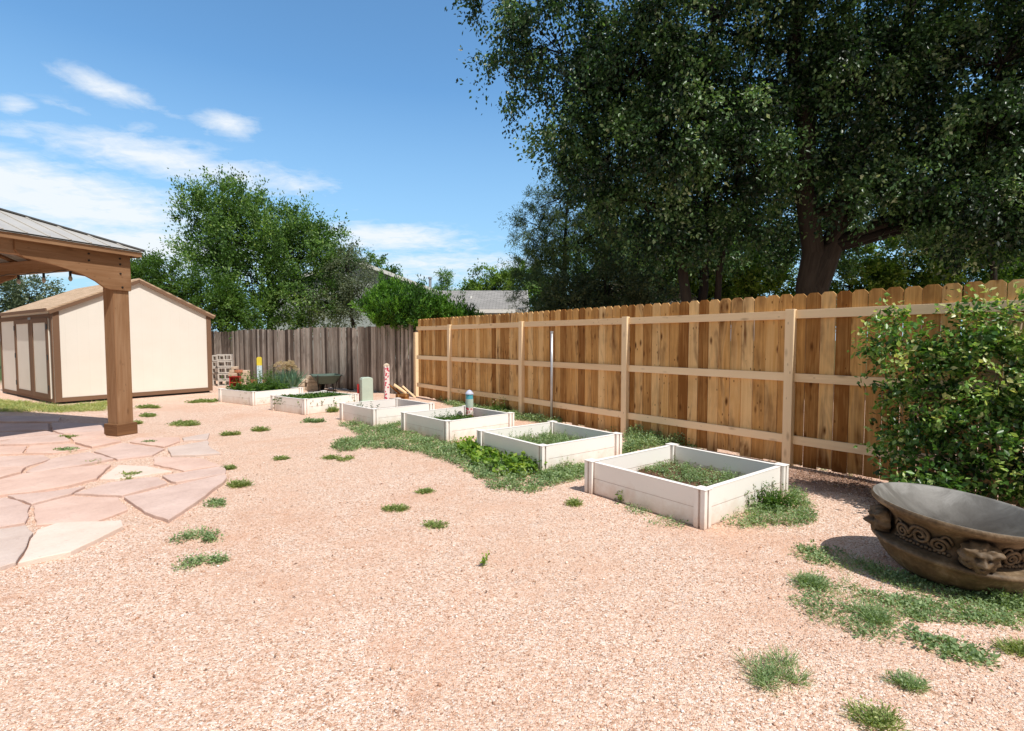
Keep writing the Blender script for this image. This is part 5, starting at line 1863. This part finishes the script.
h1, rf1 = gable_house('grey_house', 'grey sided house whose white edged gable shows above the juniper', (-8.9, 29, 0), 0, 4.4, 9, 4.1, 5.75, M['house_grey'], M['shingle_grey'])
MB().tube([(3.9, 3, 3.9), (3.9, 3, 5.1)], .09, 10).build('vent_pipe', M['galv'], rf1)
MB().tube([(3.9, 3, 5.1), (3.9, 3, 5.2)], .14, 10).build('vent_cap', M['galv'], rf1)
MB().box((-.5, -.03, 3.4), (1.2, .04, 1.1)).build('window', M['black'], h1)
# the low house: ridge runs across the view
h2, rf2 = gable_house('low_house', 'low house with a plain grey shingle roof just above the new fence', (.75, 26.5, 0), R(90), 2.6, 5.4, 2.72, 3.72, M['house_grey'], M['shingle_grey'], ov=.25)
h2.location = (.50, 26.5, 0)
MB().tube([(-1.2, 2.5, 3.1), (-1.2, 2.5, 3.5)], .07, 8).build('vent_pipe', M['white_trim'], rf2)
h3, rf3 = gable_house('ochre_house', 'ochre house with a tan roof half hidden behind the slim elm stems', (6.6, 21.5, 0), R(90), 2.2, 2.6, 2.7, 3.55, M['house_yellow'], M['rooftan'], ov=.3)

# ------------------------------------------------------------------ sky
w = bpy.data.worlds.new('World')
scene.world = w
w.use_nodes = True
nt = NT(w.node_tree)
nt.n.clear()
out = nt.n.new('ShaderNodeOutputWorld')
sky = nt.n.new('ShaderNodeTexSky')
sky.sky_type = 'NISHITA'
sky.sun_disc = False
sky.sun_elevation = SUN_EL
sky.sun_rotation = math.atan2(sd.x, sd.y)
sky.altitude = 1800
sky.air_density = 1.15
sky.dust_density = .6
sky.ozone_density = 2.2
gen = nt.add('ShaderNodeTexCoord').outputs['Generated']
s = nt.add('ShaderNodeSeparateXYZ', {0: gen})
yy = nt.m('MAXIMUM', s.outputs[1], .08)
ta = nt.m('DIVIDE', s.outputs[0], yy)
te = nt.m('DIVIDE', s.outputs[2], yy)
cz = nt.m('ADD', nt.m('MAXIMUM', s.outputs[2], 0.0), .12)
pv = nt.add('ShaderNodeCombineXYZ', {0: nt.m('DIVIDE', s.outputs[0], cz), 1: nt.m('DIVIDE', s.outputs[1], cz), 2: 0.0}).outputs[0]
# streaky high cloud
rot = nt.add('ShaderNodeMapping', {'Vector': pv, 'Rotation': (0, 0, R(28)), 'Scale': (.55, 1.5, 1)}).outputs[0]
n1 = nt.noise(rot, 1.7, 8, .62, .5)
n2 = nt.noise(pv, 9.0, 7, .65, .4)
nn = nt.m('ADD', nt.m('MULTIPLY', n1, .60), nt.m('MULTIPLY', n2, .40))
CLD = [  # u, v, half width, half height, tilt (px, down to the right), strength
    (40, 195, 150, 26, .22, 1.0), (170, 160, 95, 15, .20, .95), (285, 185, 55, 10, .10, .6), (100, 240, 150, 22, .12, .9), (108, 88, 40, 10, .35, .8), (150, 104, 34, 8, .5, .45), (226, 124, 24, 9, .12, .95),
    (14, 106, 18, 8, .1, .7), (48, 130, 60, 9, .05, .5), (140, 126, 22, 8, .1, .55), (70, 108, 40, 5, .3, .35), (385, 238, 75, 11, .06, .85), (430, 266, 80, 13, 0.0, .7), (350, 262, 60, 14, 0, .6), (20, 262, 120, 18, 0, .7), (470, 296, 60, 10, 0, .5), (340, 205, 40, 8, .1, .35)]
tot = None
for u, v, hw, hh, tilt, st in CLD:
    x = (u - 512) / FPX
    y = -(v - 365.5) / FPX
    Yd = math.cos(PITCH) + y * math.sin(PITCH)
    Zd = -math.sin(PITCH) + y * math.cos(PITCH)
    ca, ce = x / Yd, Zd / Yd
    dx = nt.m('SUBTRACT', ta, ca)
    dy = nt.m('SUBTRACT', nt.m('ADD', te, nt.m('MULTIPLY', dx, tilt)), ce)
    q = nt.m('ADD', nt.m('POWER', nt.m('ABSOLUTE', nt.m('MULTIPLY', dx, FPX / hw)), 2.0), nt.m('POWER', nt.m('ABSOLUTE', nt.m('MULTIPLY', dy, FPX / hh)), 2.0))
    g = nt.m('MULTIPLY', nt.m('EXPONENT', nt.m('MULTIPLY', q, -.5)), st)
    tot = g if tot is None else nt.m('MAXIMUM', tot, g)
# elsewhere a few loose streaks
tot = nt.m('MULTIPLY', tot, nt.m('GREATER_THAN', s.outputs[1], .05))
side = nt.ramp(nt.m('MULTIPLY', ta, .25), [(0, (.0, .0, .0)), (1, (.0, .0, .0))])
cl = nt.m('SUBTRACT', nt.m('ADD', nt.m('MULTIPLY', nn, 2.6), nt.m('MULTIPLY', tot, 1.1)), 1.56, clamp=True)
cl = nt.m('MULTIPLY', nt.m('POWER', nt.m('MULTIPLY', cl, 1.35, clamp=True), 1.0), nt.m('MULTIPLY', nt.ramp(tot, [(.02, (0, 0, 0)), (.35, (1, 1, 1))]), .92))
# whitish haze low down
hz = nt.ramp(te, [(0, (1, 1, 1)), (.45, (0, 0, 0))])
tint = nt.mix(1.0, sky.outputs[0], (.99, 1.38, 1.46, 1), 'MULTIPLY')
hzz = nt.ramp(s.outputs[2], [(0, (1, 1, 1)), (.42, (0, 0, 0))])
skyc = nt.mix(nt.m('MULTIPLY', hzz, .95), tint, (2.7, 4.2, 5.5, 1))
skyc = nt.mix(cl, skyc, (6.2, 6.5, 6.8, 1))
# unseen grey and broken cloud added behind the viewer as neutral fill light
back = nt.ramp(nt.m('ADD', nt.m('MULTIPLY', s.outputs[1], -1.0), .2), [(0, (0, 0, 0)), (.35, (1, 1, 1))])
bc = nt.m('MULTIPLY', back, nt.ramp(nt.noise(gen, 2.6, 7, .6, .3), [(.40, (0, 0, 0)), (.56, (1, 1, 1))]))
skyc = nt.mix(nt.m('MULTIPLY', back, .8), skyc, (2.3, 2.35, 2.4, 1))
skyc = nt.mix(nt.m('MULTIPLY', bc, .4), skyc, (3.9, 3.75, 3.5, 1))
zen = nt.ramp(s.outputs[2], [(.58, (1, 1, 1)), (.85, (.85, .85, .85))])  # zenith above the view dimmed to lower the ambient light
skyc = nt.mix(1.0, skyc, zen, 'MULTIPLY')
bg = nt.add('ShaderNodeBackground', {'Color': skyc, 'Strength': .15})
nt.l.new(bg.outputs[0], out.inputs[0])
